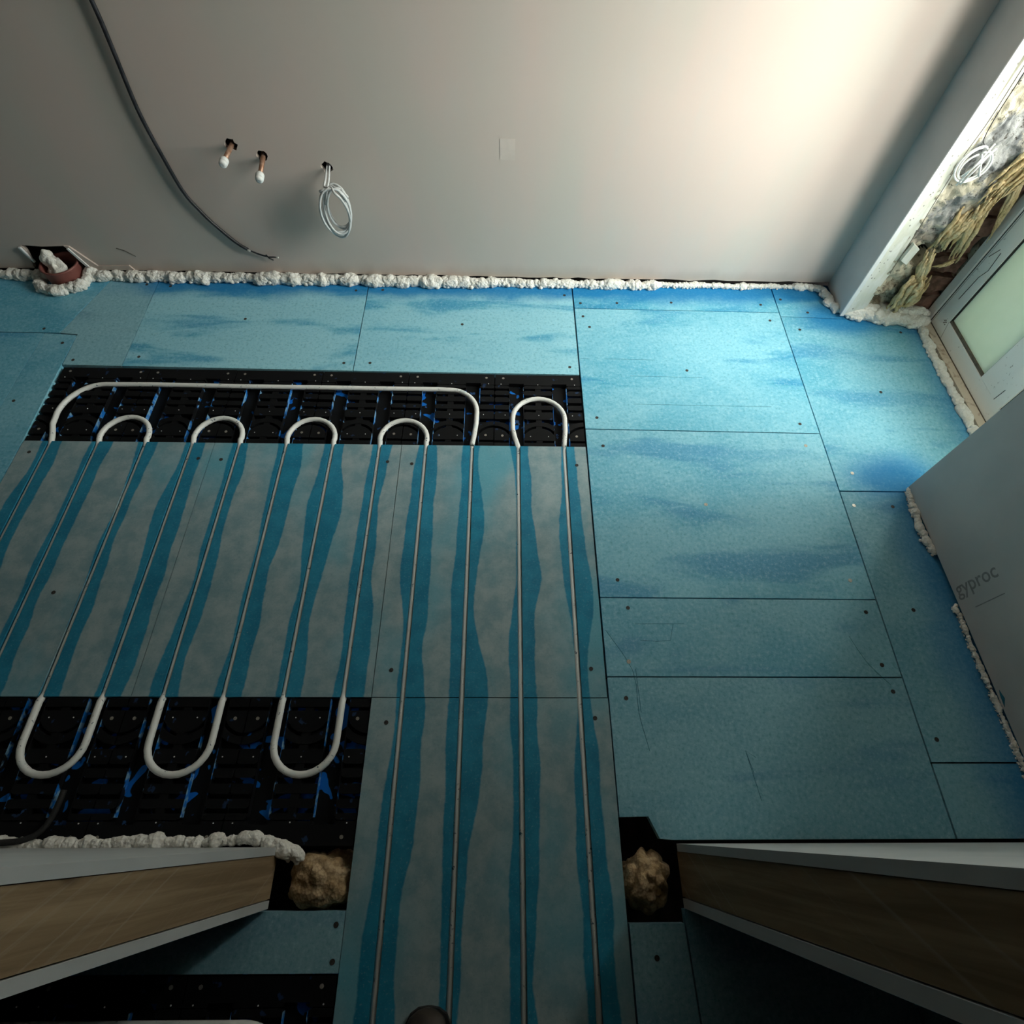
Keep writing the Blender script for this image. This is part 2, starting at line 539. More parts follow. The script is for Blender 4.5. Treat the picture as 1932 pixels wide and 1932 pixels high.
def sheet_with_holes(bm, outer, holes, y0, y1):
    """vertical sheet in the x-z plane between y0 and y1 with holes"""
    pts, edges, groups = [], [], []
    for lp in [outer] + holes:
        s = len(pts)
        pts += [Vector(p) for p in lp]
        edges += [(s + i, s + (i + 1) % len(lp)) for i in range(len(lp))]
        groups.append(list(range(s, s + len(lp))))
    vs, es, fs, *_ = delaunay_2d_cdt(pts, edges, groups, 5, 1e-6)

    def inside(p, poly):
        c = False
        j = len(poly) - 1
        for i in range(len(poly)):
            a, b = poly[i], poly[j]
            if (a[1] > p[1]) != (b[1] > p[1]) and p[0] < (b[0] - a[0]) * (p[1] - a[1]) / (b[1] - a[1]) + a[0]:
                c = not c
            j = i
        return c
    F = [bm.verts.new((v[0], y0, v[1])) for v in vs]
    K = [bm.verts.new((v[0], y1, v[1])) for v in vs]
    cnt = {}
    for f in fs:
        c = sum((Vector(vs[i]) for i in f), Vector((0, 0))) / len(f)
        if any(inside(c, h) for h in holes):
            continue
        bm.faces.new([F[i] for i in f])
        bm.faces.new([K[i] for i in f[::-1]])
        for i in range(len(f)):
            e = tuple(sorted((f[i], f[(i + 1) % len(f)])))
            cnt[e] = cnt.get(e, 0) + 1
    for (a, b), k in cnt.items():
        if k == 1:
            bm.faces.new((F[a], F[b], K[b], K[a]))
    return bm


def lump(p, seed, s1=28.0, s2=75.0, a1=0.55, a2=0.45):
    v = Vector(p) + Vector((seed * 3.1, seed * 1.7, seed * 2.3))
    d = noise.voronoi(v * s2)[0]
    return a1 * noise.noise(v * s1) + a2 * (0.55 - d[0])


def foam_bead(bm, path, r, seed=0.0, seg=18, step=0.004, flat=0.0, zmin=0.0005, amp=1.0, s1=28.0, s2=75.0):
    """irregular bead of expanding foam swelling along a path"""
    pts = catmull(path, step)
    n = len(pts)
    rr = r if callable(r) else (lambda s: r)
    first = len(bm.verts)
    rings = []
    for i, p in enumerate(pts):
        t = (pts[min(i + 1, n - 1)] - pts[max(i - 1, 0)]).normalized()
        up = Vector((0, 0, 1)) if abs(t.z) < 0.8 else Vector((0, -1, 0))
        b = t.cross(up).normalized()
        up = b.cross(t)
        s = i / (n - 1)
        end = min(1.0, 0.25 + min(i, n - 1 - i) / 3.0)
        ring = []
        for k in range(seg):
            a = 2 * math.pi * k / seg
            d = b * math.cos(a) + up * math.sin(a) * (1 - flat)
            q = p + d * rr(s)
            swell = 1.0 + 0.55 * noise.noise(Vector((i * step * 22.0 + seed * 9.0, seed, 0.3)))
            f = end * max(0.25, swell + amp * lump(q, seed, s1, s2))
            q = p + d * rr(s) * f
            q.z = max(q.z, zmin)
            ring.append(bm.verts.new(q))
        rings.append(ring)
    for i in range(n - 1):
        for k in range(seg):
            bm.faces.new((rings[i][k], rings[i][(k + 1) % seg], rings[i + 1][(k + 1) % seg], rings[i + 1][k]))
    bm.faces.new(rings[0][::-1])
    bm.faces.new(rings[-1])
    return bm


def blob(bm, c, rad, seed=0.0, sub=4, amp=0.55, s1=14.0, s2=30.0, zmin=None, sharp=0.3):
    tmp = bmesh.new()
    bmesh.ops.create_icosphere(tmp, subdivisions=sub, radius=1.0)
    idx = {}
    for v in tmp.verts:
        d = v.co.normalized()
        q = Vector((d.x * rad[0], d.y * rad[1], d.z * rad[2]))
        f = 1.0 + amp * (noise.noise((q + Vector((seed, seed * 2, 0))) * s1) + sharp * (0.5 - noise.voronoi((q + Vector((seed, 0, seed))) * s2)[0][0]))
        p = Vector(c) + q * f
        if zmin is not None:
            p.z = max(p.z, zmin)
        idx[v] = bm.verts.new(p)
    for f in tmp.faces:
        bm.faces.new([idx[v] for v in f.verts])
    tmp.free()
    return bm


# ================================================================ structure
WALL_Y = 1.91
X_L, X_PIER, X_LIN, X_DOOR = -2.60, 1.315, 1.290, 1.660
CEIL = 2.62

# ---- far wall
holes = []


def ragged(cx, cz, r, n=14, seed=1):
    rnd = random.Random(seed)
    return [(cx + r * rnd.uniform(0.75, 1.2) * math.cos(2 * math.pi * k / n), cz + r * rnd.uniform(0.75, 1.2) * math.sin(2 * math.pi * k / n)) for k in range(n)]


holes.append(ragged(-0.876, 0.497, 0.019, seed=2))
holes.append(ragged(-0.789, 0.463, 0.018, seed=5))
holes.append(ragged(-0.586, 0.433, 0.019, seed=9))
outer = [(X_L, 0.026)]
outer += [(-1.830, 0.027), (-1.808, 0.100), (-1.812, 0.127), (-1.735, 0.122), (-1.645, 0.126), (-1.612, 0.072), (-1.596, 0.030)]
xx = -1.55
while xx < 1.70:
    outer.append((xx, 0.026 + 0.007 * noise.noise(Vector((xx * 22, 0, 4)))))
    xx += 0.05
outer += [(1.72, 0.02), (1.72, CEIL), (X_L, CEIL)]
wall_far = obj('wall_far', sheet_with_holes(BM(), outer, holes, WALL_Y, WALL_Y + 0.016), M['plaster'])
tag(wall_far, kind='structure')
obj('cavity_lining', box(BM(), X_L, 1.9, WALL_Y + 0.09, WALL_Y + 0.12, -0.15, CEIL), M['subfloor'], wall_far)
obj('plaster_patch', prism(BM(), [(-0.013, 0.533), (-0.012, 0.470), (0.037, 0.468), (0.036, 0.532)], WALL_Y - 0.0008, WALL_Y, lambda a, b, h: (a, h, b)), M['patch'], wall_far)
obj('plaster_lip', prism(BM(), [(-1.600, 0.030), (-1.616, 0.075), (-1.648, 0.130), (-1.630, 0.128), (-1.600, 0.085), (-1.572, 0.046), (-1.45, 0.050), (-1.44, 0.030)], WALL_Y - 0.006, WALL_Y, lambda a, b, h: (a, h, b)), M['plaster'], wall_far)
obj('paper_flap', prism(BM(), [(-1.6, 0.034), (-1.612, 0.034), (-1.642, 0.120), (-1.634, 0.122)], WALL_Y - 0.010, WALL_Y - 0.006, lambda a, b, h: (a, h, b)), M['bead'], wall_far)
obj('paper_flap', prism(BM(), [(-1.806, 0.06), (-1.800, 0.06), (-1.812, 0.122), (-1.820, 0.122)], WALL_Y - 0.010, WALL_Y - 0.002, lambda a, b, h: (a, h, b)), M['bead'], wall_far)
for (x0, z0, x1, z1) in ((-1.46, 0.121, -1.435, 0.112), (-1.435, 0.112, -1.405, 0.088)):
    obj('plaster_nick', tube(BM(), [(x0, WALL_Y - 0.0004, z0), (x1, WALL_Y - 0.0004, z1)], 0.0016, 5), M['dirt'], wall_far)

# ---- other walls
wl = obj('wall_left', box(BM(), X_L - 0.1, X_L, -0.03, 2.05, -0.15, CEIL), M['raw'])
tag(wl, kind='structure')
ce = obj('ceiling', box(BM(), X_L - 0.1, 2.0, -2.6, 2.05, CEIL, CEIL + 0.1), M['ceiling'])
tag(ce, kind='structure')

# ---- right wall: lining board near the camera, pier at the far end, raw reveal, lintel
wr = obj('wall_right', box(BM(), X_LIN, X_LIN + 0.0125, -0.028, 0.940, 0.016, CEIL), M['paper'])
tag(wr, kind='structure')
obj('lining_end', box(BM(), X_LIN + 0.0127, 1.386, 0.926, 0.9385, 0.016, CEIL), M['paper'], wr)
obj('lining_back', box(BM(), 1.3865, 1.399, 0.16, 0.9385, 0.016, CEIL), M['paper'], wr)
obj('masonry', box(BM(), X_LIN + 0.04, 1.80, -2.6, 0.155, -0.15, CEIL), M['mortar'], wr)
obj('lintel', box(BM(), 1.40, 1.80, 0.156, 1.75, 2.36, CEIL), M['ceiling'], wr)
obj('passage_floor', box(BM(), 1.34, 1.80, 0.156, 0.929, -0.06, -0.001), M['subfloor'], wr)
obj('board_nick', prism(BM(), [(0.270, 0.006 + 0.016), (0.300, 0.008 + 0.016), (0.312, 0.028), (0.290, 0.034)], 0, 0.0006, lambda a, b, h: (X_LIN - h, a, b)), M['mark'], wr)


# printed lettering on the lining board
def printed(text, length, y_base, z0, mat, parent, name):
    cu = bpy.data.curves.new(name, 'FONT')
    cu.body = text
    cu.resolution_u = 3
    cu.offset = 0.010
    tmp = bpy.data.objects.new(name + '_tmp', cu)
    COL.objects.link(tmp)
    dg = bpy.context.evaluated_depsgraph_get()
    me0 = tmp.evaluated_get(dg).to_mesh()
    bm = bmesh.new()
    bm.from_mesh(me0)
    tmp.evaluated_get(dg).to_mesh_clear()
    bpy.data.objects.remove(tmp)
    xs = [v.co.x for v in bm.verts]
    k = length / (max(xs) - min(xs))
    x0 = min(xs)
    for v in bm.verts:
        v.co = Vector((X_LIN - 0.0004, y_base + v.co.y * k * 1.05, z0 + (v.co.x - x0) * k))
    return obj(name, bm, mat, parent)


lt = printed('gyproc', 0.146, 0.568, 0.026, M['ink'], wr, 'lettering')
lt['label'] = 'grey printed gyproc lettering'
obj('printed_line', box(BM(), X_LIN - 0.0004, X_LIN, 0.5215, 0.5240, 0.065, 0.165), M['ink'], wr)

pier = obj('wall_pier', box(BM(), X_PIER, X_PIER + 0.0125, 1.738, WALL_Y, 0.012, CEIL), M['paper'])
tag(pier, kind='structure')
# raw reveal as one rough displaced face, recessed towards the door frame
bm = BM()
nx, nz = 60, 220
grid = []
for j in range(nz + 1):
    row = []
    z = -0.01 + 1.25 * j / nz
    for i in range(nx + 1):
        x = 1.372 + 0.300 * i / nx
        s = (x - 1.372) / 0.300
        edge = 0.50 + 0.10 * noise.noise(Vector((1.0, z * 6, 0))) + 0.07 * noise.noise(Vector((4.0, z * 18, 0)))
        if z > 0.36:
            edge += 0.10
        dep = 0.004
        if s > edge:
            dep += min(1.0, (s - edge) / 0.07) * 0.055
        dep += 0.014 * noise.noise(Vector((x * 26, 3, z * 22))) + 0.009 * noise.noise(Vector((x * 70, 9, z * 60)))
        hx, hz = (x - 1.478) / 0.030, (z - 0.265) / 0.034
        hr = math.hypot(hx, hz)
        if hr < 1.3:
            dep += 0.10 * max(0.0, 1.0 - (hr / 1.3) ** 4)
        if z < 0.10 and s < 0.5:
            dep += 0.012
        row.append(bm.verts.new((x, 1.744 + dep, z)))
    grid.append(row)
for j in range(nz):
    for i in range(nx):
        f = bm.faces.new((grid[j][i], grid[j][i + 1], grid[j + 1][i + 1], grid[j + 1][i]))
        c = f.calc_center_median()
        if math.hypot((c.x - 1.478) / 0.030, (c.z - 0.265) / 0.034) < 0.93 + 0.25 * noise.noise(Vector((c.x * 60, 0, c.z * 60))):
            f.material_index = 1  # near-black faces, the shade inside the hole is painted in
rr = obj('rough_reveal', bm, M['mortar'], pier, True)
rr.data.materials.append(M['subfloor'])
obj('masonry', box(BM(), X_PIER + 0.02, 1.665, 1.86, WALL_Y + 0.02, -0.15, CEIL), M['mortar'], pier)
obj('masonry', box(BM(), 1.667, 1.80, 1.753, WALL_Y + 0.02, -0.15, CEIL), M['mortar'], pier)
obj('upper_reveal', box(BM(), 1.372, 1.666, 1.75, 1.859, 1.235, CEIL), M['mortar'], pier)
obj('plaster_edge', prism(BM(), [(1.3275, 0.012), (1.392, 0.016), (1.383, 0.10), (1.386, 0.17), (1.377, 0.24), (1.372, 0.36), (1.362, 0.47), (1.358, 0.60), (1.352, 0.72), (1.342, 0.86), (1.338, 1.3), (1.338, 2.36), (1.3275, 2.36)], 1.736, 1.760, lambda a, b, h: (a, h, b)), M['skim'], pier)
obj('board_edge', prism(BM(), [(1.380, 0.012), (1.404, 0.018), (1.398, 0.12), (1.402, 0.20), (1.392, 0.34), (1.386, 0.52), (1.380, 0.75), (1.376, 1.2), (1.360, 1.2), (1.358, 0.5)], 1.744, 1.764, lambda a, b, h: (a, h, b)), M['skim'], pier)
obj('corner_bead', box(BM(), X_PIER - 0.0015, X_PIER + 0.013, 1.733, 1.7375, 0.010, 2.36), M['bead'], pier)
rnd = random.Random(4)
z = 0.03
k = 0
while z < 1.1:
    h = 0.062
    x0 = 1.545 + rnd.uniform(-0.03, 0.045)
    bm = box(BM(), x0, 1.664, 1.760 + rnd.uniform(0, 0.028), 1.86, z, z + h)
    bmesh.ops.subdivide_edges(bm, edges=bm.edges, cuts=4, use_grid_fill=True)
    for v in bm.verts:
        v.co += 0.013 * noise.noise_vector(v.co * 22)
    obj('brick', bm, M['brick'], pier)
    z += h + 0.012

# ---- doorway wall under the camera: two boards with a timber stud at each jamb
wf = thing('wall_front', (0, -0.085, 0), None, None)
tag(wf, kind='structure')
for sx, xj, xe, ya, yb, yc, yd in ((-1, -0.490, X_L, -0.030, -0.045, -0.128, -0.143), (1, 0.405, 1.33, -0.026, -0.041, -0.128, -0.146)):
    a, b = sorted((xj, xe))
    obj('plasterboard', box(BM(), a, b, yb, ya, 0.012, CEIL), M['paper'], wf)
    obj('plasterboard', box(BM(), a, b, yd, yc, 0.006, CEIL), M['paper'], wf)
    a, b = sorted((xj + sx * 0.002, xj + sx * 0.045))
    obj('timber_stud', box(BM(), a, b, yc + 0.002, yb - 0.001, 0.0, CEIL), M['wood'], wf)
    a, b = sorted((xj + sx * 0.046, xe))
    obj('sole_plate', box(BM(), a, b, yc + 0.002, yb - 0.001, 0.0, 0.045), M['wood'], wf)
obj('door_head', box(BM(), -0.490, 0.405, -0.143, -0.030, 2.10, CEIL), M['paper'], wf)

# ---- dark hall behind the camera
wb = obj('wall_hall', box(BM(), -2.7, 2.0, -2.7, -2.6, -0.15, CEIL), M['raw'])
tag(wb, kind='structure')
wh = obj('wall_hall_side', box(BM(), X_L - 0.1, X_L, -2.6, -0.035, -0.15, CEIL), M['raw'])
tag(wh, kind='structure')

# ================================================================ floor
floor = thing('floor', (0, 0, 0), None, None)
tag(floor, kind='structure')
obj('void_base', box(BM(), -2.7, 2.0, -2.7, 2.02, -0.20, -0.145), M['subfloor'], floor)
obj('deck', box(BM(), -2.6, -0.50, -0.02, 1.98, -0.06, -0.0235), M['subfloor'], floor)
obj('deck', box(BM(), -0.50, 0.285, 0.03, 1.98, -0.06, -0.0235), M['subfloor'], floor)
obj('deck', box(BM(), 0.285, 1.70, 0.03, 1.98, -0.06, -0.0235), M['subfloor'], floor)
obj('deck', box(BM(), -2.6, 1.70, -2.6, -0.20, -0.06, -0.0235), M['subfloor'], floor)
SEAM = lambda y: 1.063 + 0.0125 * y
G = 0.0014
BOARDS = [  # polygon, bare grey, seed
    ([(0.281, 1.765), (SEAM(1.76), 1.758), (SEAM(1.9), 1.925), (0.278, 1.925)], 0.0, 0.11),
    ([(0.282, 1.170), (SEAM(1.16), 1.162), (SEAM(1.75), 1.757), (0.281, 1.764)], 0.05, 0.23),
    ([(0.282, 0.570), (SEAM(0.57), 0.568), (SEAM(1.16), 1.161), (0.282, 1.169)], 0.25, 0.37),
    ([(0.282, 0.350), (SEAM(0.35), 0.350), (SEAM(0.57), 0.567), (0.282, 0.569)], 0.45, 0.42),
    ([(0.282, 0.026), (0.350, 0.027), (0.371, -0.018), (0.40, -0.020), (1.062, -0.020), (SEAM(0.35), 0.349), (0.282, 0.349)], 0.6, 0.55),
    ([(SEAM(1.735) + 0.001, 1.736), (1.35, 1.728), (1.35, 1.925), (SEAM(1.9) + 0.002, 1.925)], 0.1, 0.61),
    ([(SEAM(0.93) + 0.001, 0.933), (1.625, 0.930), (1.625, 1.745), (1.36, 1.745), (1.35, 1.727), (SEAM(1.73) + 0.001, 1.735)], 0.2, 0.68),
    ([(SEAM(0.14) + 0.001, 0.143), (1.335, 0.143), (1.335, 0.931), (SEAM(0.93) + 0.001, 0.931)], 0.55, 0.72),
    ([(1.064, -0.020), (1.335, -0.020), (1.335, 0.142), (SEAM(0.14) + 0.001, 0.142)], 0.5, 0.77),
    ([(-0.529, 1.418), (0.279, 1.414), (0.277, 1.925), (-0.531, 1.925)], 0.0, 0.83),
    ([(-1.343, 1.426), (-0.530, 1.418), (-0.532, 1.925), (-1.356, 1.925)], 0.08, 0.89),
    ([(-1.551, 1.428), (-1.344, 1.426), (-1.357, 1.925), (-1.530, 1.925), (-1.622, 1.586), (-1.556, 1.579)], 0.75, 0.94),
    ([(X_L, 1.592), (-1.624, 1.586), (-1.532, 1.925), (X_L, 1.925)], 0.2, 0.05),
    ([(-1.676, -0.03), (-1.543, -0.03), (-1.543, 1.10), (-1.553, 1.430), (-1.557, 1.577), (-1.676, 1.585)], 0.25, 0.15),
    ([(X_L, -0.03), (-1.677, -0.03), (-1.677, 1.585), (X_L, 1.590)], 0.15, 0.31),
    # hall side of the doorway
    ([(-2.4, -0.252), (-0.324, -0.254), (-0.324, -0.147), (-2.4, -0.147)], 0.85, 0.46),
    ([(0.283, -2.5), (0.500, -2.5), (0.404, -0.172), (0.283, -0.172)], 0.7, 0.52),
    ([(0.501, -2.5), (1.2, -2.5), (0.856, -0.30), (0.80, -0.147), (0.405, -0.147), (0.405, -0.173)], 0.7, 0.64),
    ([(1.201, -2.5), (1.33, -2.5), (1.33, -0.147), (0.802, -0.147), (0.857, -0.299)], 0.7, 0.74),
]
board_objs = []


def inset(poly, g):
    c = [sum(p[i] for p in poly) / len(poly) for i in (0, 1)]
    n = len(poly)
    out = []
    for i in range(n):
        a, b, d = Vector(poly[i - 1]), Vector(poly[i]), Vector(poly[(i + 1) % n])
        e1, e2 = (b - a).normalized(), (d - b).normalized()
        n1, n2 = Vector((-e1.y, e1.x)), Vector((-e2.y, e2.x))
        m = (n1 + n2)
        m = m / max(0.3, m.dot(n1))
        out.append(tuple(b + m * g))
    return out


for poly, bare, seed in BOARDS:
    ar = sum(poly[i - 1][0] * poly[i][1] - poly[i][0] * poly[i - 1][1] for i in range(len(poly)))
    if ar < 0:
        poly = poly[::-1]
    q = inset(poly, G)
    bm = prism(BM(), q, -0.022, 0.0)
    o = obj('floor_board', bm, M['board'], floor)
    o.color = (bare, seed, {0.83: 0.85, 0.89: 1.0, 0.94: 0.35, 0.23: 0.25, 0.37: 0.15}.get(seed, 0.0), 1)
    board_objs.append((o, poly))

# grooved heating boards
PX = [-1.457 + 0.1513 * i for i in range(12)]
SLIT, CORE = 0.0068, 0.0096


def grooved(x0, x1, y0, y1):
    bm = BM()
    gs = [g for g in PX if x0 < g < x1]
    cuts = [x0 + 0.001] + [v for g in gs for v in (g - SLIT, g + SLIT)] + [x1 - 0.001]
    for a, b in zip(cuts[::2], cuts[1::2]):
        box(bm, a, b, y0 + 0.001, y1 - 0.001, -0.0035, 0.0)
    cuts = [x0 + 0.001] + [v for g in gs for v in (g - CORE, g + CORE)] + [x1 - 0.001]
    for a, b in zip(cuts[::2], cuts[1::2]):
        box(bm, a, b, y0 + 0.0015, y1 - 0.0015, -0.0205, -0.0035)
    box(bm, x0 + 0.001, x1 - 0.001, y0 + 0.0015, y1 - 0.0015, -0.0225, -0.0205)
    o = obj('grooved_board', bm, M['groove'], floor)
    board_objs.append((o, [(x0, y0), (x1, y0), (x1, y1), (x0, y1)]))


grooved(-1.541, -0.930, 0.296, 1.096)
grooved(-0.930, -0.325, 0.296, 1.096)
grooved(-0.325, 0.279, 0.296, 1.096)
grooved(-0.325, 0.281, -0.62, 0.2955)
grooved(-0.325, 0.281, -1.5, -0.6205)


def pip(p, poly):
    c = False
    j = len(poly) - 1
    for i in range(len(poly)):
        a, b = poly[i], poly[j]
        if (a[1] > p[1]) != (b[1] > p[1]) and p[0] < (b[0] - a[0]) * (p[1] - a[1]) / (b[1] - a[1]) + a[0]:
            c = not c
        j = i
    return c


SCREWS = [(-1.687, 1.607), (-1.592, 1.535), (-1.522, 1.452), (-1.298, 1.472), (-1.395, 1.86), (-1.301, 1.853), (-0.969, 1.675), (-0.567, 1.456), (-0.577, 1.846), (-0.473, 1.852), (-0.152, 1.664), (-0.474, 1.458), (0.245, 1.839), (0.306, 1.794), (0.45, 1.798), (0.666, 1.806), (0.311, 1.719), (0.332, 1.661), (0.245, 1.451), (1.022, 1.802), (1.038, 1.712), (0.67, 1.443), (0.325, 1.219), (1.02, 1.202), (0.336, 1.1), (0.244, 1.021), (1.109, 1.835), (1.199, 1.761), (1.142, 1.664), (1.351, 1.351), (1.533, 1.658), (0.337, 0.623), (0.358, 0.539), (1.029, 0.53), (1.024, 0.382), (0.327, 0.295), (1.03, 0.313), (0.242, 0.37), (0.243, 0.246), (1.227, 0.876), (1.167, 0.537), (1.1, 0.196), (-1.645, 1.261), (-1.504, 1.05), (-0.966, 1.032), (-0.893, 1.029), (-1.235, 0.575), (-0.364, 1.027), (-0.286, 1.02), (-0.281, 0.235), (-0.282, 0.365), (-0.342, -0.172), (-0.34, -0.234), (0.336, -0.232)]
ZINC = [(1.015, 1.11), (0.638, 0.878), (1.138, 1.001), (1.105, 0.879), (1.014, 0.626), (0.344, 0.389)]
bm = disc(BM(), (0, 0, 0), 0.0056, 0.0007, 10)
disc(bm, (0, 0, 0.0006), 0.0016, 0.0004, 6)
so = obj('screw', bm, M['screw'])
bm = disc(BM(), (0, 0, 0), 0.0058, 0.0009, 10)
disc(bm, (0, 0, 0.0008), 0.0018, 0.0003, 4)
sz = obj('screw', bm, M['zinc'])
used = {}
for lst, src in ((SCREWS, so), (ZINC, sz)):
    for i, (x, y) in enumerate(lst):
        par = floor
        for o, poly in board_objs:
            if pip((x, y), poly):
                par = o
                break
        c = src if i == 0 else src.copy()
        if i:
            COL.objects.link(c)
        c.parent = par
        c.location = Vector((x, y, 0.0)) - wloc(par)

# scored and pencilled lines on the sheets
MARKS = [[(0.287, 1.496), (0.320, 1.494)], [(0.375, 1.495), (0.56, 1.493)], [(0.46, 1.412), (0.72, 1.410)], [(0.457, 1.281), (0.70, 1.279), (0.939, 1.277)],
         [(0.372, 0.493), (0.508, 0.494)], [(0.382, 0.447), (0.464, 0.447), (0.478, 0.493)], [(0.29, 0.475), (0.352, 0.365), (0.356, 0.26), (0.372, 0.17)],
         [(0.36, 0.37), (0.362, 0.26)], [(0.96, 0.46), (0.985, 0.39), (1.03, 0.33)], [(0.62, 0.12), (0.61, 0.17), (0.632, 0.155)], [(0.61, 0.17), (0.625, 0.06)]]
for L in MARKS:
    par = floor
    for o, poly in board_objs:
        if pip(L[0], poly):
            par = o
            break
    obj('scored_line', tube(BM(), catmull([(x, y, 0.0) for x, y in L], 0.03), 0.0006, 4), M['mark'], par)

# ================================================================ moulded return panels
PW = 0.3037
H2 = 0.5 * PW


def panel_parts():
    """list of (name, polygons in local x / depth from the rail edge, z0, z1)"""
    L = []
    w = 0.0015
    rail = [(-H2 + w, 0.001), (H2 - w, 0.001), (H2 - w, 0.050)]
    notch = [(0.102, 0.050), (0.102, 0.043), (0.050, 0.043), (0.050, 0.050)]
    rail += notch + [(-a, b) for a, b in notch[::-1]] + [(-H2 + w, 0.050)]
    L.append(('rail', rail))
    rows = [(0.052, 0.066), (0.076, 0.096), (0.106, 0.128), (0.141, 0.161), (0.171, 0.204)]
    for (a, b) in rows:
        m = (a + b) / 2
        L.append(('pad', [(-0.050, a + 0.004), (-0.043, a), (-0.012, a + 0.001), (0.012, a + 0.001), (0.043, a), (0.050, a + 0.004), (0.050, b - 0.002), (0.043, b), (-0.043, b), (-0.050, b - 0.002)]))
        for s in (-1, 1):
            L.append(('pad', [(s * 0.102, a + 0.004), (s * 0.108, a), (s * (H2 - 0.004), a), (s * (H2 - w), a + 0.004), (s * (H2 - w), b - 0.003), (s * (H2 - 0.004), b), (s * 0.108, b), (s * 0.102, b - 0.002)]))

    def arch(cx, x0, x1, r0, r1, cy):
        pts = []
        n = 8
        for k in range(n + 1):
            x = x0 + (x1 - x0) * k / n
            pts.append((x, cy - math.sqrt(max(0.0, r1 * r1 - (x - cx) ** 2))))
        for k in range(n, -1, -1):
            x = x0 + (x1 - x0) * k / n
            pts.append((x, cy - math.sqrt(max(0.0, r0 * r0 - (x - cx) ** 2))))
        return pts
    L.append(('pad', arch(0, -0.050, 0.050, 0.066, 0.084, 0.298)))
    L.append(('pad', arch(-H2, -H2 + w, -0.102, 0.066, 0.084, 0.298)))
    L.append(('pad', arch(H2, 0.102, H2 - w, 0.066, 0.084, 0.298)))

    def cap(cx, x0, x1, r, cy, y1):
        pts = []
        n = 8
        for k in range(n + 1):
            x = x0 + (x1 - x0) * k / n
            pts.append((x, cy - math.sqrt(max(0.0, r * r - (x - cx) ** 2))))
        return pts + [(x1, y1), (x0, y1)]
    L.append(('pad', cap(0, -0.050, 0.050, 0.0570, 0.298, 0.293)))
    L.append(('pad', cap(-H2, -H2 + w, -0.102, 0.0570, 0.298, 0.293)))
    L.append(('pad', cap(H2, 0.102, H2 - w, 0.0570, 0.298, 0.293)))
    L.append(('pad', [(-0.050, 0.302), (0.050, 0.302), (0.050, 0.3225), (-0.050, 0.3225)]))
    for s in (-1, 1):
        L.append(('pad', [(s * 0.102, 0.302), (s * (H2 - w), 0.302), (s * (H2 - w), 0.3225), (s * 0.102, 0.3225)]))
    return L


def make_panel(sgn):
    """sgn -1: rail at the far edge, depth runs towards the camera; +1 mirrored"""
    root = thing('pipe_return_panel', (0, 0, 0), 'x', 'heating panel')
    bm = box(BM(), -H2 + 0.0008, H2 - 0.0008, min(0, sgn * 0.324), max(0, sgn * 0.324), -0.0232, -0.0195)
    box(bm, -0.010, 0.010, min(sgn * 0.05, sgn * 0.30), max(sgn * 0.05, sgn * 0.30), -0.0195, -0.0045)
    obj('base_plate', bm, M['black'], root)
    for e in (-0.1005, -0.0512, 0.0505, 0.1000):      # paint-smeared channel walls
        w = 0.0011 if e in (-0.0512, 0.1000) else 0.0005
        obj('channel_wall', box(BM(), e - w, e + w, min(sgn * 0.058, sgn * 0.322), max(sgn * 0.058, sgn * 0.322), -0.0195, -0.0045), M['smear'], root)
    pads = {}
    for nm, poly in panel_parts():
        o = obj(nm, prism(BM(), [(a, sgn * b) for a, b in poly], -0.0195, -0.0030), M['black'], root)
        pads.setdefault(nm, []).append(o)
    first = None
    big = [(-0.122, 0.018), (0.122, 0.018), (-0.124, 0.274), (0.124, 0.274)]
    small = [(-0.13, 0.046), (0.0, 0.0475), (0.13, 0.046), (-0.115, 0.186), (0.0, 0.186), (0.115, 0.186), (-0.03, 0.276), (0.03, 0.276)]
    for (lst, r, mt) in ((big, 0.0044, M['zinc']), (small, 0.0016, M['bead'])):
        src = None
        for (a, b) in lst:
            if src is None:
                src = obj('screw', disc(BM(), (0, 0, 0), r, 0.0012, 8), mt, root)
                c = src
            else:
                c = src.copy()
                COL.objects.link(c)
            c.location = (a, sgn * b, -0.0032)
    return root


def copy_tree(o, parent=None):
    c = o.copy()
    COL.objects.link(c)
    c.parent = parent
    for ch in list(o.children):
        copy_tree(ch, c)
    return c


ORD = ['first', 'second', 'third', 'fourth', 'fifth', 'sixth']
pa = make_panel(-1)
pb = make_panel(1)
for i in range(6):
    o = pa if i == 0 else copy_tree(pa)
    o.location = (-1.541 + PW * (i + 0.5) - 0.002, 1.4195 - 0.0012 * i, 0)
    o['label'] = 'black ribbed pipe panel, %s from the left in the far row' % ORD[i]
    o['group'] = 'black pipe panels in the far row'
for i in range(4):
    o = pb if i == 0 else copy_tree(pb)
    o.location = (-0.326 - PW * (i + 0.5), -0.0290, 0)
    o['label'] = ['black ribbed pipe panel in the near row beside the grooved boards', 'black ribbed pipe panel, second from the right in the near row',
                  'black ribbed pipe panel, third from the right in the near row', 'black ribbed pipe panel at the left end of the near row'][i]
    o['group'] = 'black pipe panels in the near row'
for i in range(3):
    o = copy_tree(pa)
    o.location = (-0.326 - PW * (i + 0.5), -0.2552, 0)
    o['label'] = ['black pipe panel at the bottom edge, nearest the grooved boards', 'black pipe panel at the bottom edge, second from the right',
                  'black pipe panel at the bottom edge, mostly behind the left jamb'][i]
    o['group'] = 'black pipe panels behind the doorway'

# ================================================================ heating pipes
ZG, ZP, PR = -0.0118, -0.0020, 0.0084
Y_UP, Y_LO = 1.096, 0.296


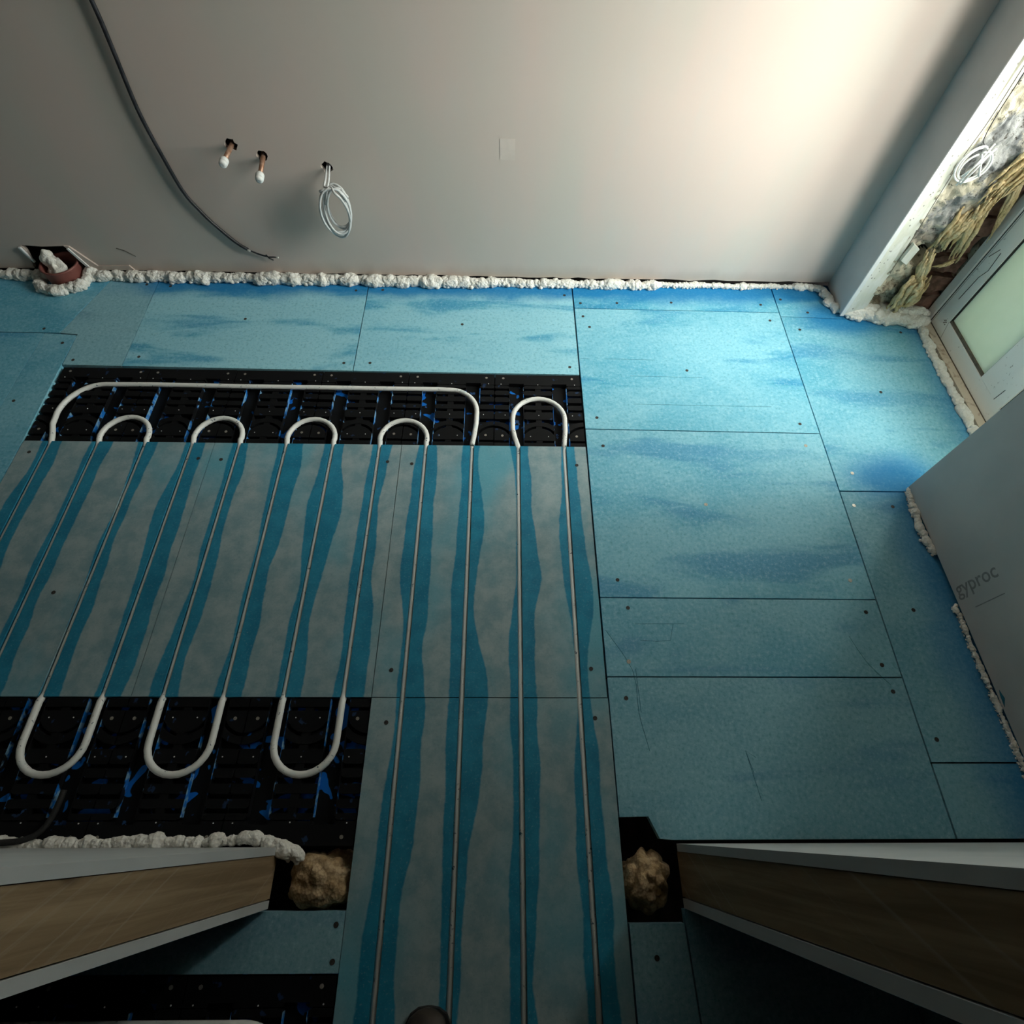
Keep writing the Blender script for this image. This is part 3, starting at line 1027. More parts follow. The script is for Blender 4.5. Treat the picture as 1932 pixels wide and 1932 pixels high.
def arc(cx, cy, rx, ry, a0, a1, n=14):
    return [(cx + rx * math.cos(math.radians(a0 + (a1 - a0) * k / n)), cy + ry * math.sin(math.radians(a0 + (a1 - a0) * k / n))) for k in range(n + 1)]


def with_z(pts):
    out = []
    for x, y in pts:
        if y > Y_UP - 0.010:
            s = min(1.0, (y - Y_UP + 0.010) / 0.022)
        elif y < Y_LO + 0.010 and x < -0.33:
            s = min(1.0, (Y_LO + 0.010 - y) / 0.022)
        else:
            s = 0.0
        out.append((x, y, ZG + (ZP - ZG) * s))
    return out


def straight(x, y0, y1):
    if y1 > y0:
        ys = [y0, 0.270, 0.285, 0.296, 0.310, 0.70, 1.07, 1.084, 1.096, 1.108, y1]
        ys = [v for v in ys if y0 <= v <= y1]
    else:
        ys = [y0, 1.108, 1.096, 1.084, 1.07, 0.70, 0.310, 0.296, 0.285, 0.270, y1]
        ys = [v for v in ys if y1 <= v <= y0]
    return [(x, v) for v in ys]


rp = 0.1513 / 2
path = straight(PX[8], -1.4, 1.112)
up, lo = True, False
i = 8
while i > 1:
    # over the top from i to i-1, down i-1, under from i-1 to i-2, up i-2
    path += arc((PX[i] + PX[i - 1]) / 2, 1.118, rp + 0.002, 0.080, 0, 180)
    path += straight(PX[i - 1], 1.110, 0.205)
    path += arc((PX[i - 1] + PX[i - 2]) / 2, 0.190, rp, 0.073, 0, -180)
    path += straight(PX[i - 2], 0.205, 1.110)
    i -= 2
# i == 0: the long return along the rail
path += [(-1.466, 1.135), (-1.478, 1.165)]
path += arc(-1.365, 1.215, 0.118, 0.126, 180, 90)
path += [(-1.2, 1.343), (-0.9, 1.3395), (-0.6, 1.339), (-0.35, 1.338), (-0.22, 1.338)]
path += arc(-0.178, 1.236, 0.094, 0.100, 90, 0)
path += [(-0.085, 1.19), (-0.090, 1.14), (PX[9], 1.105)]
path += straight(PX[9], 1.096, -1.4)
t1 = thing('heating_pipe', (PX[4], 0.7, -0.02), 'long white heating pipe looping up and down through the striped grooved boards', 'pipe')
obj('tube', tube(BM(), with_z(path), PR, 10), M['pipe'], t1, True)
path = straight(PX[10], -1.4, 1.096) + [(0.045, 1.13), (0.038, 1.165)]
path += arc(0.1265, 1.212, 0.0885, 0.088, 180, 0)
path += [(0.214, 1.16), (PX[11] + 0.001, 1.11)] + straight(PX[11], 1.096, -1.4)
t2 = thing('heating_pipe', (PX[10], 0.7, -0.02), 'white heating pipe with a single loop, nearest the plain blue boards', 'pipe')
obj('tube', tube(BM(), with_z(path), PR, 10), M['pipe'], t2, True)
t3 = thing('heating_pipe', (-0.8, -0.33, -0.02), 'white heating pipe along the bottom edge behind the left jamb', 'pipe')
obj('tube', tube(BM(), [(x, y, ZP) for x, y in [(-1.3, -0.335), (-0.9, -0.331), (-0.55, -0.332)] + arc(-0.50, -0.42, 0.10, 0.088, 90, 0) + [(-0.40, -0.6)]], PR, 10), M['pipe'], t3, True)

# ================================================================ door in the right wall
door = thing('door_1', (X_DOOR, 1.3, 0.0), None, None)
tag(door, kind='structure')
Y0D = 0.22
MID, TOPZ = 0.60, 2.30
XF = X_DOOR


def dbox(name, y0, y1, z0, z1, x0, x1, mat, par=None):
    return obj(name, box(BM(), x0, x1, y0, y1, z0, z1), mat, par or door)


dbox('frame_jamb', 1.716, 1.752, 0.0, 2.36, XF - 0.004, XF + 0.07, M['upvc'])
dbox('frame_jamb', Y0D - 0.04, Y0D, 0.0, 2.36, XF - 0.004, XF + 0.07, M['upvc'])
dbox('frame_head', Y0D, 1.716, TOPZ + 0.02, 2.36, XF - 0.004, XF + 0.07, M['upvc'])
dbox('gasket', 1.7085, 1.716, 0.012, TOPZ, XF + 0.004, XF + 0.05, M['gasket'])
dbox('gasket', 1.7015, 1.7045, 0.012, TOPZ, XF + 0.002, XF + 0.05, M['gasket'])
dbox('frame_bead', 1.7045, 1.7085, 0.012, TOPZ, XF + 0.0005, XF + 0.05, M['upvc'])
dbox('stile', 1.634, 1.7015, 0.012, TOPZ, XF, XF + 0.06, M['upvc'])
dbox('bottom_rail', 1.212, 1.634, 0.012, 0.0735, XF, XF + 0.06, M['upvc'])
dbox('bottom_rail', Y0D, 1.2115, 0.012, 0.0735, XF + 0.0005, XF + 0.06, M['upvc'])
dbox('stile', 1.279, 1.358, 0.074, TOPZ, XF, XF + 0.06, M['upvc'])
dbox('stile', 1.214, 1.2775, 0.074, TOPZ, XF - 0.003, XF + 0.06, M['upvc'])
dbox('mid_rail', 1.3585, 1.6335, MID - 0.03, MID + 0.03, XF, XF + 0.06, M['upvc'])
dbox('mid_rail', Y0D, 1.2135, MID - 0.03, MID + 0.03, XF, XF + 0.06, M['upvc'])
dbox('top_rail', Y0D, 1.634, TOPZ - 0.06, TOPZ + 0.02, XF + 0.001, XF + 0.06, M['upvc'])
for (a, b) in ((1.358, 1.634), (Y0D, 1.214)):
    dbox('gasket', b - 0.004, b, 0.0735, MID - 0.03, XF + 0.003, XF + 0.03, M['gasket'])
    dbox('gasket', a, a + 0.003, 0.0735, MID - 0.03, XF + 0.003, XF + 0.03, M['gasket'])
    dbox('shadow_strip', a + 0.003, b - 0.004, 0.0735, 0.083, XF + 0.003, XF + 0.03, M['dirt'])  # dark strip that paints the shade at the foot of each panel
    dbox('infill_panel', a + 0.003, b - 0.004, 0.083, MID - 0.03, XF + 0.009, XF + 0.022, M['panel'])
    dbox('pane', a, b, MID + 0.03, TOPZ - 0.06, XF + 0.025, XF + 0.030, M['glass'])
# open mitre cracks in the frame
for pts in ([(1.672, 0.145), (1.668, 0.24), (1.655, 0.275), (1.664, 0.335)], [(1.695, 0.30), (1.676, 0.34)], [(1.255, 0.078), (1.252, 0.125)]):
    obj('crack', tube(BM(), [(XF - 0.0002 - (0.003 if p[0] < 1.3 else 0), p[0], p[1]) for p in pts], 0.0013, 5), M['gasket'], door)
obj('joint_line', tube(BM(), [(XF - 0.0001, 1.634, 0.0735), (XF - 0.0001, 1.612, 0.013)], 0.0007, 4), M['dirt'], door)
for (a, b) in ((1.652, 0.055), (1.648, 0.060), (1.655, 0.063), (1.642, 0.055), (1.643, 0.064), (1.650, 0.067)):
    obj('dirt_spot', disc(BM(), (XF - 0.0006, a, b), 0.0022, 0.0006, 6, 2) if False else prism(BM(), [(a + 0.0022 * math.cos(k), b + 0.003 * math.sin(k)) for k in range(6)], 0, 0.0005, lambda p, q, h: (XF - h, p, q)), M['dirt'], door)
sb = box(BM(), 1.628, XF + 0.02, 0.25, 1.716, -0.02, 0.0125)
obj('sill', sb, M['sill'], door)
obj('sill_gap', box(BM(), XF - 0.002, XF + 0.001, 0.25, 1.702, 0.0125, 0.0150), M['dirt'], door)

gr = obj('ground_outside', box(BM(), 1.81, 14.0, -8.0, 10.0, -0.30, -0.15), M['ground'])
tag(gr, kind='structure')

# ================================================================ expanding foam along the edges
def lumps(bm, path, r, seed=0.0, amp=1.0, seg=0, gap=0.62, wide=1.0):
    """bead of overlapping foam lumps with small nodules along its front"""
    pts = catmull(path, 0.003)
    rnd = random.Random(int(seed * 97) + 5)
    acc, nxt, L = 0.0, 0.0, max(1e-6, sum((b - a).length for a, b in zip(pts[:-1], pts[1:])))
    prev = pts[0]
    for i, p in enumerate(pts):
        acc += (p - prev).length
        prev = p
        if acc < nxt and i < len(pts) - 1:
            continue
        t = (pts[min(i + 1, len(pts) - 1)] - pts[max(i - 1, 0)]).normalized()
        side = Vector((t.y, -t.x, 0))
        rr = (r(acc / L) if callable(r) else r) * rnd.uniform(0.72, 1.22)
        c = p + side * rnd.uniform(-0.2, 0.25) * rr
        ang = math.atan2(t.y, t.x)
        blob_rot(bm, c, (rr * rnd.uniform(1.0, 1.7) * wide, rr * rnd.uniform(0.85, 1.15), rr * rnd.uniform(0.8, 1.0)), ang, rnd.uniform(0, 50), 4, 0.34 * amp, rr)
        for k in range(rnd.choice((1, 2, 2, 3))):
            q = c + side * rr * rnd.uniform(0.55, 1.0) * rnd.choice((1, 1, 1, -0.7)) + t * rr * rnd.uniform(-1.2, 1.2)
            q.z = rr * rnd.uniform(0.15, 0.5)
            s2 = rr * rnd.uniform(0.22, 0.46)
            blob_rot(bm, q, (s2 * 1.2, s2, s2), ang, rnd.uniform(0, 50), 2, 0.3 * amp, s2)
        nxt = acc + rr * gap * rnd.uniform(1.2, 2.6)
    return bm


def blob_rot(bm, c, rad, ang, seed, sub, amp, size):
    tmp = bmesh.new()
    bmesh.ops.create_icosphere(tmp, subdivisions=sub, radius=1.0)
    ca, sa = math.cos(ang), math.sin(ang)
    off = Vector((seed, seed * 0.7, seed * 1.3))
    idx = {}
    for v in tmp.verts:
        d = v.co.normalized()
        q = Vector((d.x * rad[0], d.y * rad[1], d.z * rad[2]))
        n = q / size
        bl = 1.0 - 2.2 * abs(noise.noise(n * 2.3 + off))
        f = 1.0 + amp * (0.8 * noise.noise(n * 1.3 + off) + 0.38 * bl + 0.22 * (1.0 - 2.2 * abs(noise.noise(n * 5.5 + off))))
        q = q * f
        p = Vector((c[0] + q.x * ca - q.y * sa, c[1] + q.x * sa + q.y * ca, max(0.0006, c[2] + q.z)))
        idx[v] = bm.verts.new(p)
    for f in tmp.faces:
        bm.faces.new([idx[v] for v in f.verts])
    tmp.free()


def foam_thing(name, label, pieces, mat='foam'):
    c = Vector(pieces[0][0][0])
    t = thing(name, (c.x, c.y, 0.0), label, 'foam')
    for path, r, kw in pieces:
        obj('bead', lumps(BM(), path, r, **kw), M[mat], t, True)
    return t


def wallpath(x0, x1, y=1.892, z=0.014):
    n = max(2, int((x1 - x0) / 0.05))
    return [(x0 + (x1 - x0) * k / n, y + 0.004 * noise.noise(Vector((k * 0.7, x0, 0))), z) for k in range(n + 1)]


def tooth(x0, r0, r1=None):
    return lambda s: r0 * (0.84 + 0.40 * noise.noise(Vector((s * 14.0 + x0, 2.0, 0))))


foam_thing('foam_bead', 'white foam bead along the wall left of the brown drain pipe',
           [(wallpath(-2.05, -1.775, 1.890, 0.014), tooth(3.0, 0.021), dict(seed=1.0))])
foam_thing('foam_ring', 'lumpy white foam packed around the base of the brown drain pipe',
           [([(-1.795, 1.850, 0.013), (-1.765, 1.818, 0.012), (-1.72, 1.806, 0.013), (-1.675, 1.812, 0.013), (-1.637, 1.832, 0.013), (-1.618, 1.870, 0.018), (-1.612, 1.90, 0.026)], tooth(7.0, 0.021), dict(seed=2.0))])
xs = [-1.625, -1.46, -1.19, -0.95, -0.72, -0.515]
foam_thing('foam_bead', 'thick knobbly white foam bead along the wall below the grey cable coil',
           [(wallpath(a, b + 0.012), tooth(a, 0.0225), dict(seed=3.0 + k)) for k, (a, b) in enumerate(zip(xs[:-1], xs[1:]))])
xs = [-0.505, -0.40, -0.20, -0.045]
foam_thing('foam_bead', 'thick white foam bead at the foot of the wall under the plaster patch',
           [(wallpath(a, b + 0.010, 1.891, 0.013), tooth(a, 0.0235), dict(seed=9.0 + k)) for k, (a, b) in enumerate(zip(xs[:-1], xs[1:]))])
xs = [-0.040, 0.10, 0.24, 0.42, 0.60]
foam_thing('foam_bead', 'white foam bead along the wall to the right of the plaster patch',
           [(wallpath(a, b + 0.006, 1.894, 0.011), tooth(a, 0.0185), dict(seed=13.0 + k)) for k, (a, b) in enumerate(zip(xs[:-1], xs[1:]))])
foam_thing('foam_bead', 'thin white foam line running to the pale pier at the end of the wall',
           [(wallpath(0.60, 1.04, 1.901, 0.009), tooth(1, 0.012), dict(seed=20.0)), (wallpath(1.03, 1.20, 1.905, 0.008), 0.0085, dict(seed=21.0, amp=0.4))])
foam_thing('foam_bead', 'small white foam strip turning the corner at the foot of the pier',
           [([(1.19, 1.902, 0.012), (1.25, 1.896, 0.012), (1.285, 1.885, 0.012), (1.296, 1.84, 0.012), (1.300, 1.805, 0.012)], tooth(5, 0.0145), dict(seed=22.0)),
            ([(1.288, 1.806, 0.010), (1.302, 1.790, 0.012), (1.308, 1.775, 0.011)], 0.016, dict(seed=23.0))])
foam_thing('foam_bead', 'rough white foam mass under the raw reveal beside the door',
           [([(1.365, 1.742, 0.010), (1.41, 1.738, 0.016), (1.46, 1.730, 0.018), (1.52, 1.722, 0.018), (1.57, 1.708, 0.017), (1.603, 1.702, 0.015)], tooth(4, 0.028), dict(seed=24.0, seg=24)),
            ([(1.42, 1.752, 0.030), (1.50, 1.748, 0.034), (1.60, 1.735, 0.034), (1.635, 1.733, 0.030)], tooth(6, 0.022), dict(seed=25.0, seg=20))])
foam_thing('foam_bead', 'cream foam strip along the floor in front of the door sill',
           [([(1.612, 1.715, 0.010), (1.607, 1.55, 0.008), (1.606, 1.35, 0.008), (1.608, 1.1, 0.008), (1.608, 0.96, 0.008)], tooth(2, 0.0165), dict(seed=26.0, amp=0.55))])
foam_thing('foam_bead', 'white foam blobs squeezed out under the lining board by the door opening',
           [([(1.292, 0.928, 0.010), (1.287, 0.905, 0.010), (1.284, 0.872, 0.009)], 0.009, dict(seed=27.0)),
            ([(1.286, 0.868, 0.009), (1.281, 0.82, 0.010), (1.277, 0.785, 0.011), (1.284, 0.742, 0.010), (1.291, 0.715, 0.009)], 0.0105, dict(seed=28.0, amp=0.5))])
foam_thing('foam_bead', 'ragged foam crumbs under the lining board below the printed lettering',
           [([(1.287, 0.548, 0.008), (1.281, 0.538, 0.008), (1.284, 0.528, 0.008)], 0.007, dict(seed=29.0, amp=0.6)),
            ([(1.288, 0.52, 0.008), (1.284, 0.43, 0.008), (1.286, 0.30, 0.008), (1.286, 0.15, 0.008), (1.286, 0.0, 0.008)], tooth(8, 0.0062), dict(seed=30.0))])
foam_thing('foam_bead', 'dull white foam along the foot of the left jamb wall',
           [([(-1.3, -0.024, 0.010), (-1.0, -0.023, 0.010), (-0.8, -0.022, 0.010), (-0.66, -0.021, 0.011), (-0.56, -0.012, 0.013), (-0.51, -0.020, 0.012), (-0.468, -0.034, 0.010), (-0.450, -0.044, 0.006)], tooth(9, 0.0150), dict(seed=31.0, amp=0.8))])


def plug_mesh(bm, c, rad, seed):
    tmp = bmesh.new()
    bmesh.ops.create_icosphere(tmp, subdivisions=5, radius=1.0)
    idx = {}
    off = Vector((seed, seed * 2.0, seed * 0.5))
    for v in tmp.verts:
        d = v.co.normalized()
        b1 = abs(noise.noise(d * 1.9 + off))
        b2 = abs(noise.noise(d * 4.2 + off))
        f = 0.84 + 0.42 * min(0.45, b1) + 0.13 * min(0.4, b2) + 0.24 * noise.noise(d * 1.1 + off)
        idx[v] = bm.verts.new((c[0] + d.x * rad[0] * f, c[1] + d.y * rad[1] * f, max(-0.14, c[2] + d.z * rad[2] * f)))
    for f in tmp.faces:
        bm.faces.new([idx[v] for v in f.verts])
    tmp.free()
    return bm


# tan foam plugs in the two floor pockets beside the doorway
def plug(label, c, rad, seed):
    t = thing('foam_plug', (c[0], c[1], -0.14), label, 'foam')
    obj('foam', plug_mesh(BM(), c, rad, seed), M['tan'], t, True)


plug('tan foam plug in the dark floor pocket by the left jamb', (-0.392, -0.094, -0.046), (0.074, 0.060, 0.066), 3.0)
plug('tan foam plug in the dark floor pocket by the right jamb', (0.334, -0.098, -0.046), (0.056, 0.062, 0.066), 8.0)

# ================================================================ brown drain pipe in the wall hole
t = thing('drain_pipe', (-1.705, 1.893, 0.0), 'brown plastic drain pipe stub standing in the wall hole', 'pipe')
bm = BM()
seg = 28
prof = [(0.066, -0.02), (0.0665, 0.056), (0.070, 0.060), (0.070, 0.066), (0.0635, 0.066), (0.0615, 0.05), (0.0615, -0.02)]
rings = [[bm.verts.new((-1.705 + r * math.cos(2 * math.pi * k / seg), 1.893 + r * math.sin(2 * math.pi * k / seg), z)) for k in range(seg)] for r, z in prof]
for a, b in zip(rings[:-1], rings[1:]):
    for k in range(seg):
        bm.faces.new((a[k], a[(k + 1) % seg], b[(k + 1) % seg], b[k]))
obj('pipe_wall', bm, M['soil'], t, True)
obj('pipe_bottom', disc(BM(), (-1.705, 1.893, -0.02), 0.0615, 0.004, 20), M['subfloor'], t)
t = thing('insulation_wad', (-1.72, 1.885, 0.0), 'crumpled cream wadding stuffed into the brown drain pipe', 'wadding')
bm = blob(BM(), (-1.712, 1.882, 0.050), (0.034, 0.034, 0.042), 5.0, 4, 0.9, 30.0, 24.0, None, 0.8)
obj('wad', bm, M['foam'], t, True)
bm = blob(BM(), (-1.735, 1.905, 0.085), (0.020, 0.020, 0.030), 6.0, 4, 0.8, 34.0, 24.0, None, 0.8)
obj('wad', bm, M['foam'], t, True)

# ================================================================ capped copper stubs
def stub(label, hx, hz, L, droop, dx):
    t = thing('pipe_stub', (hx, WALL_Y, hz), label, 'pipe stub', 'capped copper stubs on the wall')
    a = Vector((hx, WALL_Y + 0.05, hz + droop * 0.4))
    b = Vector((hx + dx, WALL_Y - L, hz - droop))
    d = (b - a).normalized()
    obj('copper_pipe', tube(BM(), [a, b - d * 0.012], 0.0075, 14), M['copper'], t, True)
    c = b - d * 0.030
    prof = [(0.0, 0.0118), (0.003, 0.0132), (0.014, 0.0132), (0.0145, 0.0122), (0.018, 0.0122), (0.0185, 0.0130), (0.024, 0.0125), (0.0285, 0.0100), (0.030, 0.0072)]
    cp = obj('cap', tube(BM(), [c + d * s for s, _ in prof], [r for _, r in prof], 18), M['cap'], t, True)
    obj('cap_centre', tube(BM(), [b - d * 0.002, b + d * 0.0006], 0.005, 12), M['greycable'], cp)


stub('copper pipe stub with white cap, the left one on the wall', -0.876, 0.493, 0.112, 0.000, 0.0)
stub('copper pipe stub with white cap, the right one beside the grey cable coil', -0.788, 0.460, 0.098, 0.022, 0.002)

# ================================================================ grey cable coil
t = thing('cable_coil', (-0.586, WALL_Y, 0.24), 'coil of grey cable hanging from a hole in the plaster', 'cable')
pts = []
for k, (x, y, z) in enumerate([(-0.586, 1.96, 0.440), (-0.587, 1.905, 0.430), (-0.590, 1.868, 0.415), (-0.592, 1.845, 0.405)]):
    pts.append((x, y, z))
rnd = random.Random(11)
N = 7
for k in range(N * 16):
    a = math.radians(100 + 360 * k / 16)
    tt = k // 16
    s = [1.0, 0.93, 1.05, 0.82, 0.97, 0.88, 1.02][tt]
    wx, wz = 0.047 * s, 0.083 * s
    ox, oz = [0.0, 0.006, -0.004, 0.012, 0.002, 0.008, -0.002][tt], [0.0, 0.006, -0.006, 0.006, -0.004, 0.0, -0.008][tt]
    lx, lz = wx * math.cos(a), wz * math.sin(a)
    tl = math.radians(12 + 3 * tt)
    x = -0.572 + ox + lx * math.cos(tl) + lz * math.sin(tl) * -1.0 * -0.35
    z = 0.325 + oz + lz - lx * 0.25
    y = 1.838 + 0.006 * (tt - 2) + 0.010 * math.sin(a * 1.5 + tt)
    pts.append((x, y, z))
pts += [(-0.522, 1.845, 0.370), (-0.540, 1.850, 0.395)]
obj('cable', tube(BM(), catmull(pts, 0.006), 0.0038, 8), M['greycable'], t, True)
obj('cable_tail', tube(BM(), catmull([(-0.580, 1.96, 0.444), (-0.578, 1.905, 0.432), (-0.580, 1.868, 0.412), (-0.586, 1.843, 0.395), (-0.600, 1.836, 0.350)], 0.006), 0.0036, 8), M['greycable'], t, True)
obj('cable_tie', tube(BM(), catmull([(-0.606, 1.830, 0.398), (-0.594, 1.828, 0.404), (-0.580, 1.834, 0.402), (-0.585, 1.850, 0.396)], 0.004), 0.0045, 6), M['greycable'], t, True)

# ================================================================ black cable down the wall
t = thing('black_cable', (-1.09, WALL_Y - 0.01, 0.1), 'long black cable hanging down the plaster with a bare twisted end', 'cable')
wp = [(-1.075, 1.45), (-1.085, 1.10), (-1.090, 0.85), (-1.098, 0.746), (-1.112, 0.60), (-1.110, 0.50), (-1.098, 0.353), (-1.072, 0.283), (-1.047, 0.236), (-0.997, 0.165), (-0.960, 0.131)]
obj('sheath', tube(BM(), catmull([(-1.07, WALL_Y - 0.012, CEIL - 0.02)] + [(x, WALL_Y - 0.010, z) for x, z in wp], 0.015), 0.0062, 10), M['blackcable'], t, True)
core = [(-0.962, 0.132), (-0.935, 0.117), (-0.915, 0.110), (-0.898, 0.104)]
obj('twisted_core', tube(BM(), catmull([(x, WALL_Y - 0.010 + 0.003 * math.sin(i * 3), z) for i, (x, z) in enumerate(core)], 0.005), 0.0032, 7), M['blackcable'], t, True)
obj('bare_end', tube(BM(), [(-0.900, WALL_Y - 0.012, 0.113), (-0.892, WALL_Y - 0.012, 0.098), (-0.878, WALL_Y - 0.014, 0.092)], 0.0026, 6), M['blackcable'], t, True)
obj('bare_end', tube(BM(), [(-0.895, WALL_Y - 0.013, 0.104), (-0.874, WALL_Y - 0.014, 0.105), (-0.862, WALL_Y - 0.014, 0.104)], 0.0028, 6), M['blackcable'], t, True)
obj('wire_tip', tube(BM(), [(-0.864, WALL_Y - 0.014, 0.104), (-0.855, WALL_Y - 0.014, 0.103)], 0.0032, 6), M['wire'], t, True)
obj('wire_tip', tube(BM(), [(-0.962, WALL_Y - 0.013, 0.134), (-0.952, WALL_Y - 0.013, 0.127)], 0.0040, 6), M['wire'], t, True)

# ================================================================ reveal: white coil, wire, wool, board scraps
t = thing('white_cable_coil', (1.412, 1.735, 0.52), 'small coil of white cable hung on the raw reveal beside the door', 'cable')
pts = [(1.372, 1.738, 0.90), (1.378, 1.738, 0.80), (1.384, 1.738, 0.70), (1.395, 1.736, 0.64)]
for k in range(0, 14 * 3 + 1):
    a = math.radians(95 + 360 * k / 14)
    tt = k / 14
    r = [0.043, 0.038, 0.047, 0.042][int(tt)]
    pts.append((1.413 + 0.005 * math.sin(tt * 2) + r * math.cos(a), 1.731 - 0.002 * tt, 0.576 + 0.006 * math.cos(tt * 3) + r * 1.05 * math.sin(a)))
obj('coil', tube(BM(), catmull(pts[4:], 0.006), 0.0030, 7), M['whitecable'], t, True)
obj('cable', tube(BM(), catmull(pts[:6], 0.01), 0.0013, 6), M['blackcable'], t, True)
for a, b in (((1.425, 0.640), (1.398, 0.520)), ((1.432, 0.610), (1.408, 0.522)), ((1.408, 0.612), (1.448, 0.548)), ((1.395, 0.545), (1.44, 0.628))):
    obj('wrap', tube(BM(), [(a[0], 1.724, a[1]), ((a[0] + b[0]) / 2, 1.722, (a[1] + b[1]) / 2), (b[0], 1.724, b[1])], 0.0028, 7), M['whitecable'], t, True)
t = thing('loose_wire', (1.36, 1.734, 0.2), 'thin wire trailing down the plaster edge of the reveal', 'wire')
obj('wire', tube(BM(), catmull([(1.350, 1.733, 0.95), (1.362, 1.733, 0.80), (1.368, 1.733, 0.69), (1.366, 1.733, 0.60), (1.374, 1.733, 0.48), (1.384, 1.733, 0.36), (1.392, 1.733, 0.20)], 0.015), 0.0011, 5), M['dirt'], t, True)


def fibres(path, w, n, r, seed):
    """torn bundle of mineral wool: many ragged strands along one path"""
    bm = BM()
    rnd = random.Random(seed)
    base = catmull(path, 0.012)
    L = len(base)
    for k in range(n):
        a = rnd.randint(0, max(0, L // 4))
        b = rnd.randint(max(a + 3, L - L // 3), L) if L > 5 else L
        ph, am = rnd.uniform(0, 30), rnd.uniform(0.4, 1.0)
        off = Vector((rnd.gauss(0, 0.45), rnd.gauss(0, 0.28), rnd.gauss(0, 0.35))) * w
        pts, rad = [], []
        for i in range(a, b):
            s = (i - a) / max(1, b - a - 1)
            jit = noise.noise_vector(base[i] * 26 + Vector((ph, 0, 0))) * w * 0.55 * am
            p = base[i] + off + jit
            pts.append((p.x, min(p.y, 1.775), p.z))
            rad.append(max(0.0006, r * rnd.uniform(0.55, 1.25) * (math.sin(math.pi * min(0.97, max(0.06, s))) ** 0.6)))
        if len(pts) > 2:
            tube(bm, pts, rad, 7)
    return bm


t = thing('mineral_wool', (1.51, 1.74, 0.1), 'yellow mineral wool bundle hanging low in the gap by the door frame', 'insulation')
obj('tuft', fibres([(1.490, 1.735, 0.285), (1.496, 1.728, 0.230), (1.505, 1.722, 0.180), (1.510, 1.722, 0.145)], 0.020, 26, 0.0065, 3), M['wool'], t, True)
obj('tuft', fibres([(1.508, 1.724, 0.200), (1.510, 1.722, 0.150), (1.508, 1.724, 0.100), (1.500, 1.728, 0.060)], 0.040, 60, 0.0085, 5), M['wool'], t, True)
t = thing('mineral_wool', (1.56, 1.74, 0.3), 'long torn yellow wool strands draped over the bricks by the door frame', 'insulation')
for path, w, n, r, sd in (([(1.625, 1.745, 0.80), (1.600, 1.738, 0.66), (1.570, 1.735, 0.55), (1.540, 1.735, 0.45)], 0.030, 34, 0.0075, 11),
                          ([(1.550, 1.735, 0.50), (1.553, 1.732, 0.40), (1.568, 1.730, 0.32), (1.578, 1.730, 0.250)], 0.022, 26, 0.0070, 12),
                          ([(1.590, 1.735, 0.58), (1.612, 1.730, 0.47), (1.628, 1.728, 0.40), (1.640, 1.728, 0.335)], 0.014, 16, 0.0050, 13),
                          ([(1.530, 1.738, 0.42), (1.515, 1.735, 0.355), (1.508, 1.734, 0.285)], 0.030, 34, 0.0075, 14),
                          ([(1.585, 1.730, 0.262), (1.555, 1.728, 0.238), (1.525, 1.728, 0.228)], 0.010, 12, 0.0045, 15)):
    obj('strand', fibres(path, w, n, r, sd), M['wool'], t, True)
t = thing('board_scrap', (1.41, 1.74, 0.25), 'pale offcut of plasterboard stuck to the mortar of the reveal', 'board')
obj('scrap', prism(BM(), [(1.396, 0.255), (1.425, 0.240), (1.432, 0.300), (1.402, 0.318)], 1.728, 1.742, lambda a, b, h: (a, h, b)), M['skim'], t)

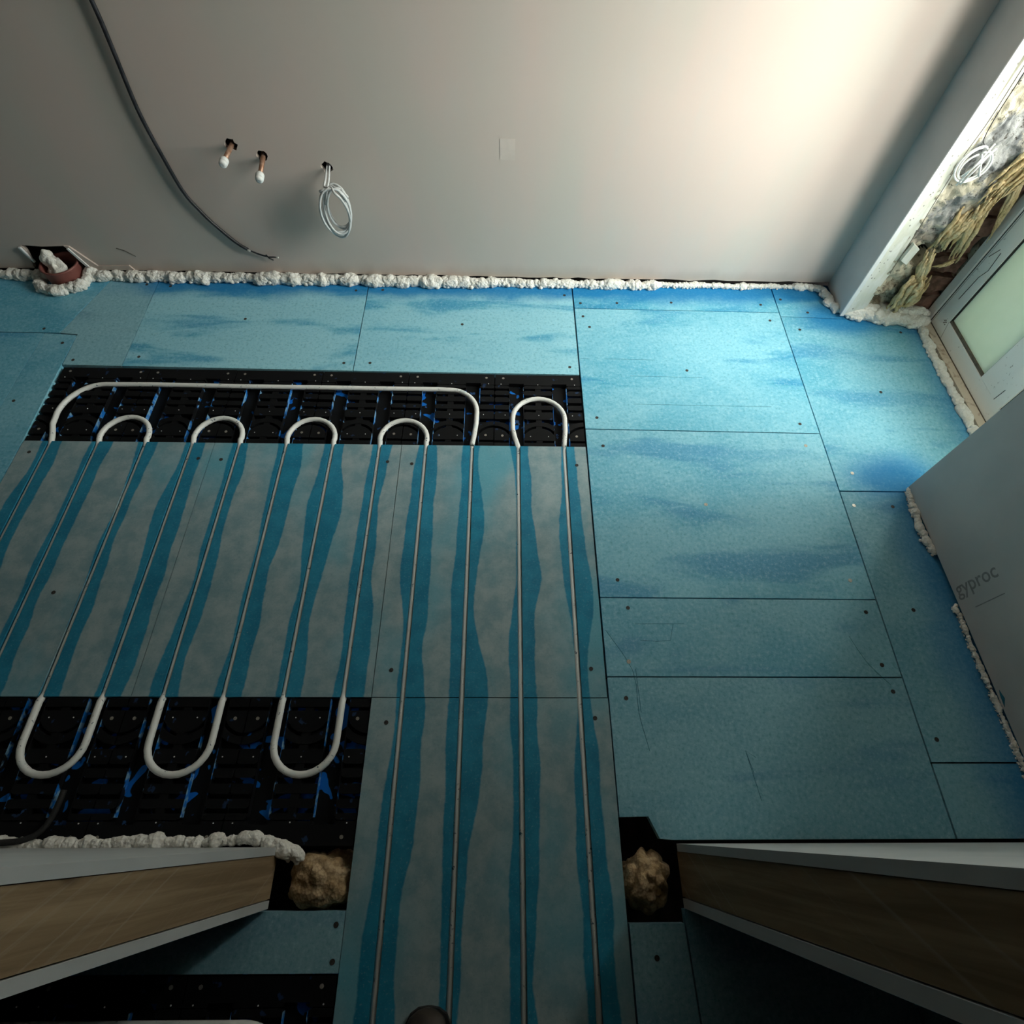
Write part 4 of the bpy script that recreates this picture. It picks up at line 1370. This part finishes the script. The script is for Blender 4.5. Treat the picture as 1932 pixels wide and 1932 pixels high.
# ================================================================ dark cable rising at the left jamb wall
t = thing('grey_cable_end', (-1.01, 0.05, 0.0), 'dark grey cable curving off the near black panels onto the left jamb wall', 'cable')
obj('cable', tube(BM(), catmull([(-1.010, 0.085, 0.004), (-1.009, 0.055, 0.008), (-1.012, 0.028, 0.010), (-1.022, 0.002, 0.014), (-1.045, -0.014, 0.022), (-1.09, -0.020, 0.04), (-1.20, -0.022, 0.10), (-1.5, -0.022, 0.4)], 0.01), 0.0065, 9), M['sole'], t, True)

# ================================================================ boot toe at the bottom edge
t = thing('boot', (-0.135, -0.43, 0.0), 'dark leather boot toe at the bottom edge on the grooved boards', 'boot')


def boot_ring(y, w, z0, h, n=20):
    return [(-0.135 + w * math.cos(2 * math.pi * k / n), y, z0 + h * (0.5 + 0.5 * math.sin(2 * math.pi * k / n)) ** (0.8)) for k in range(n)]


def loft(bm, rings):
    vs = [[bm.verts.new(p) for p in r] for r in rings]
    n = len(vs[0])
    for a, b in zip(vs[:-1], vs[1:]):
        for k in range(n):
            bm.faces.new((a[k], a[(k + 1) % n], b[(k + 1) % n], b[k]))
    bm.faces.new(vs[0][::-1])
    bm.faces.new(vs[-1])
    return bm


prof = [(-0.3035, 0.004, 0.012), (-0.306, 0.020, 0.026), (-0.315, 0.034, 0.040), (-0.335, 0.044, 0.052), (-0.365, 0.049, 0.060), (-0.40, 0.050, 0.068), (-0.44, 0.046, 0.085), (-0.48, 0.042, 0.110), (-0.53, 0.039, 0.125), (-0.57, 0.037, 0.12), (-0.590, 0.025, 0.10)]
up = obj('upper', loft(BM(), [boot_ring(y, w, 0.012, h) for y, w, h in prof]), M['leather'], t, True)
out = [(-0.135 + s * w * 1.08, y) for s in (1,) for y, w, _ in prof] + [(-0.135 - w * 1.08, y) for y, w, _ in prof[::-1]]
obj('sole', prism(BM(), out, 0.0006, 0.016), M['sole'], t)
obj('shaft', loft(BM(), [[(-0.135 + w * math.cos(2 * math.pi * k / 18), -0.535 + d * math.sin(2 * math.pi * k / 18), z) for k in range(18)] for z, w, d in ((0.09, 0.039, 0.050), (0.15, 0.042, 0.052), (0.21, 0.048, 0.056), (0.24, 0.050, 0.058))]), M['leather'], t, True)
for k in range(4):
    y, z = -0.425 - 0.018 * k, 0.090 + 0.011 * k
    obj('lace', tube(BM(), [(-0.135 - 0.024, y, z - 0.004), (-0.135, y - 0.004, z + 0.006), (-0.135 + 0.024, y, z - 0.004)], 0.0025, 6), M['sole'], up, True)
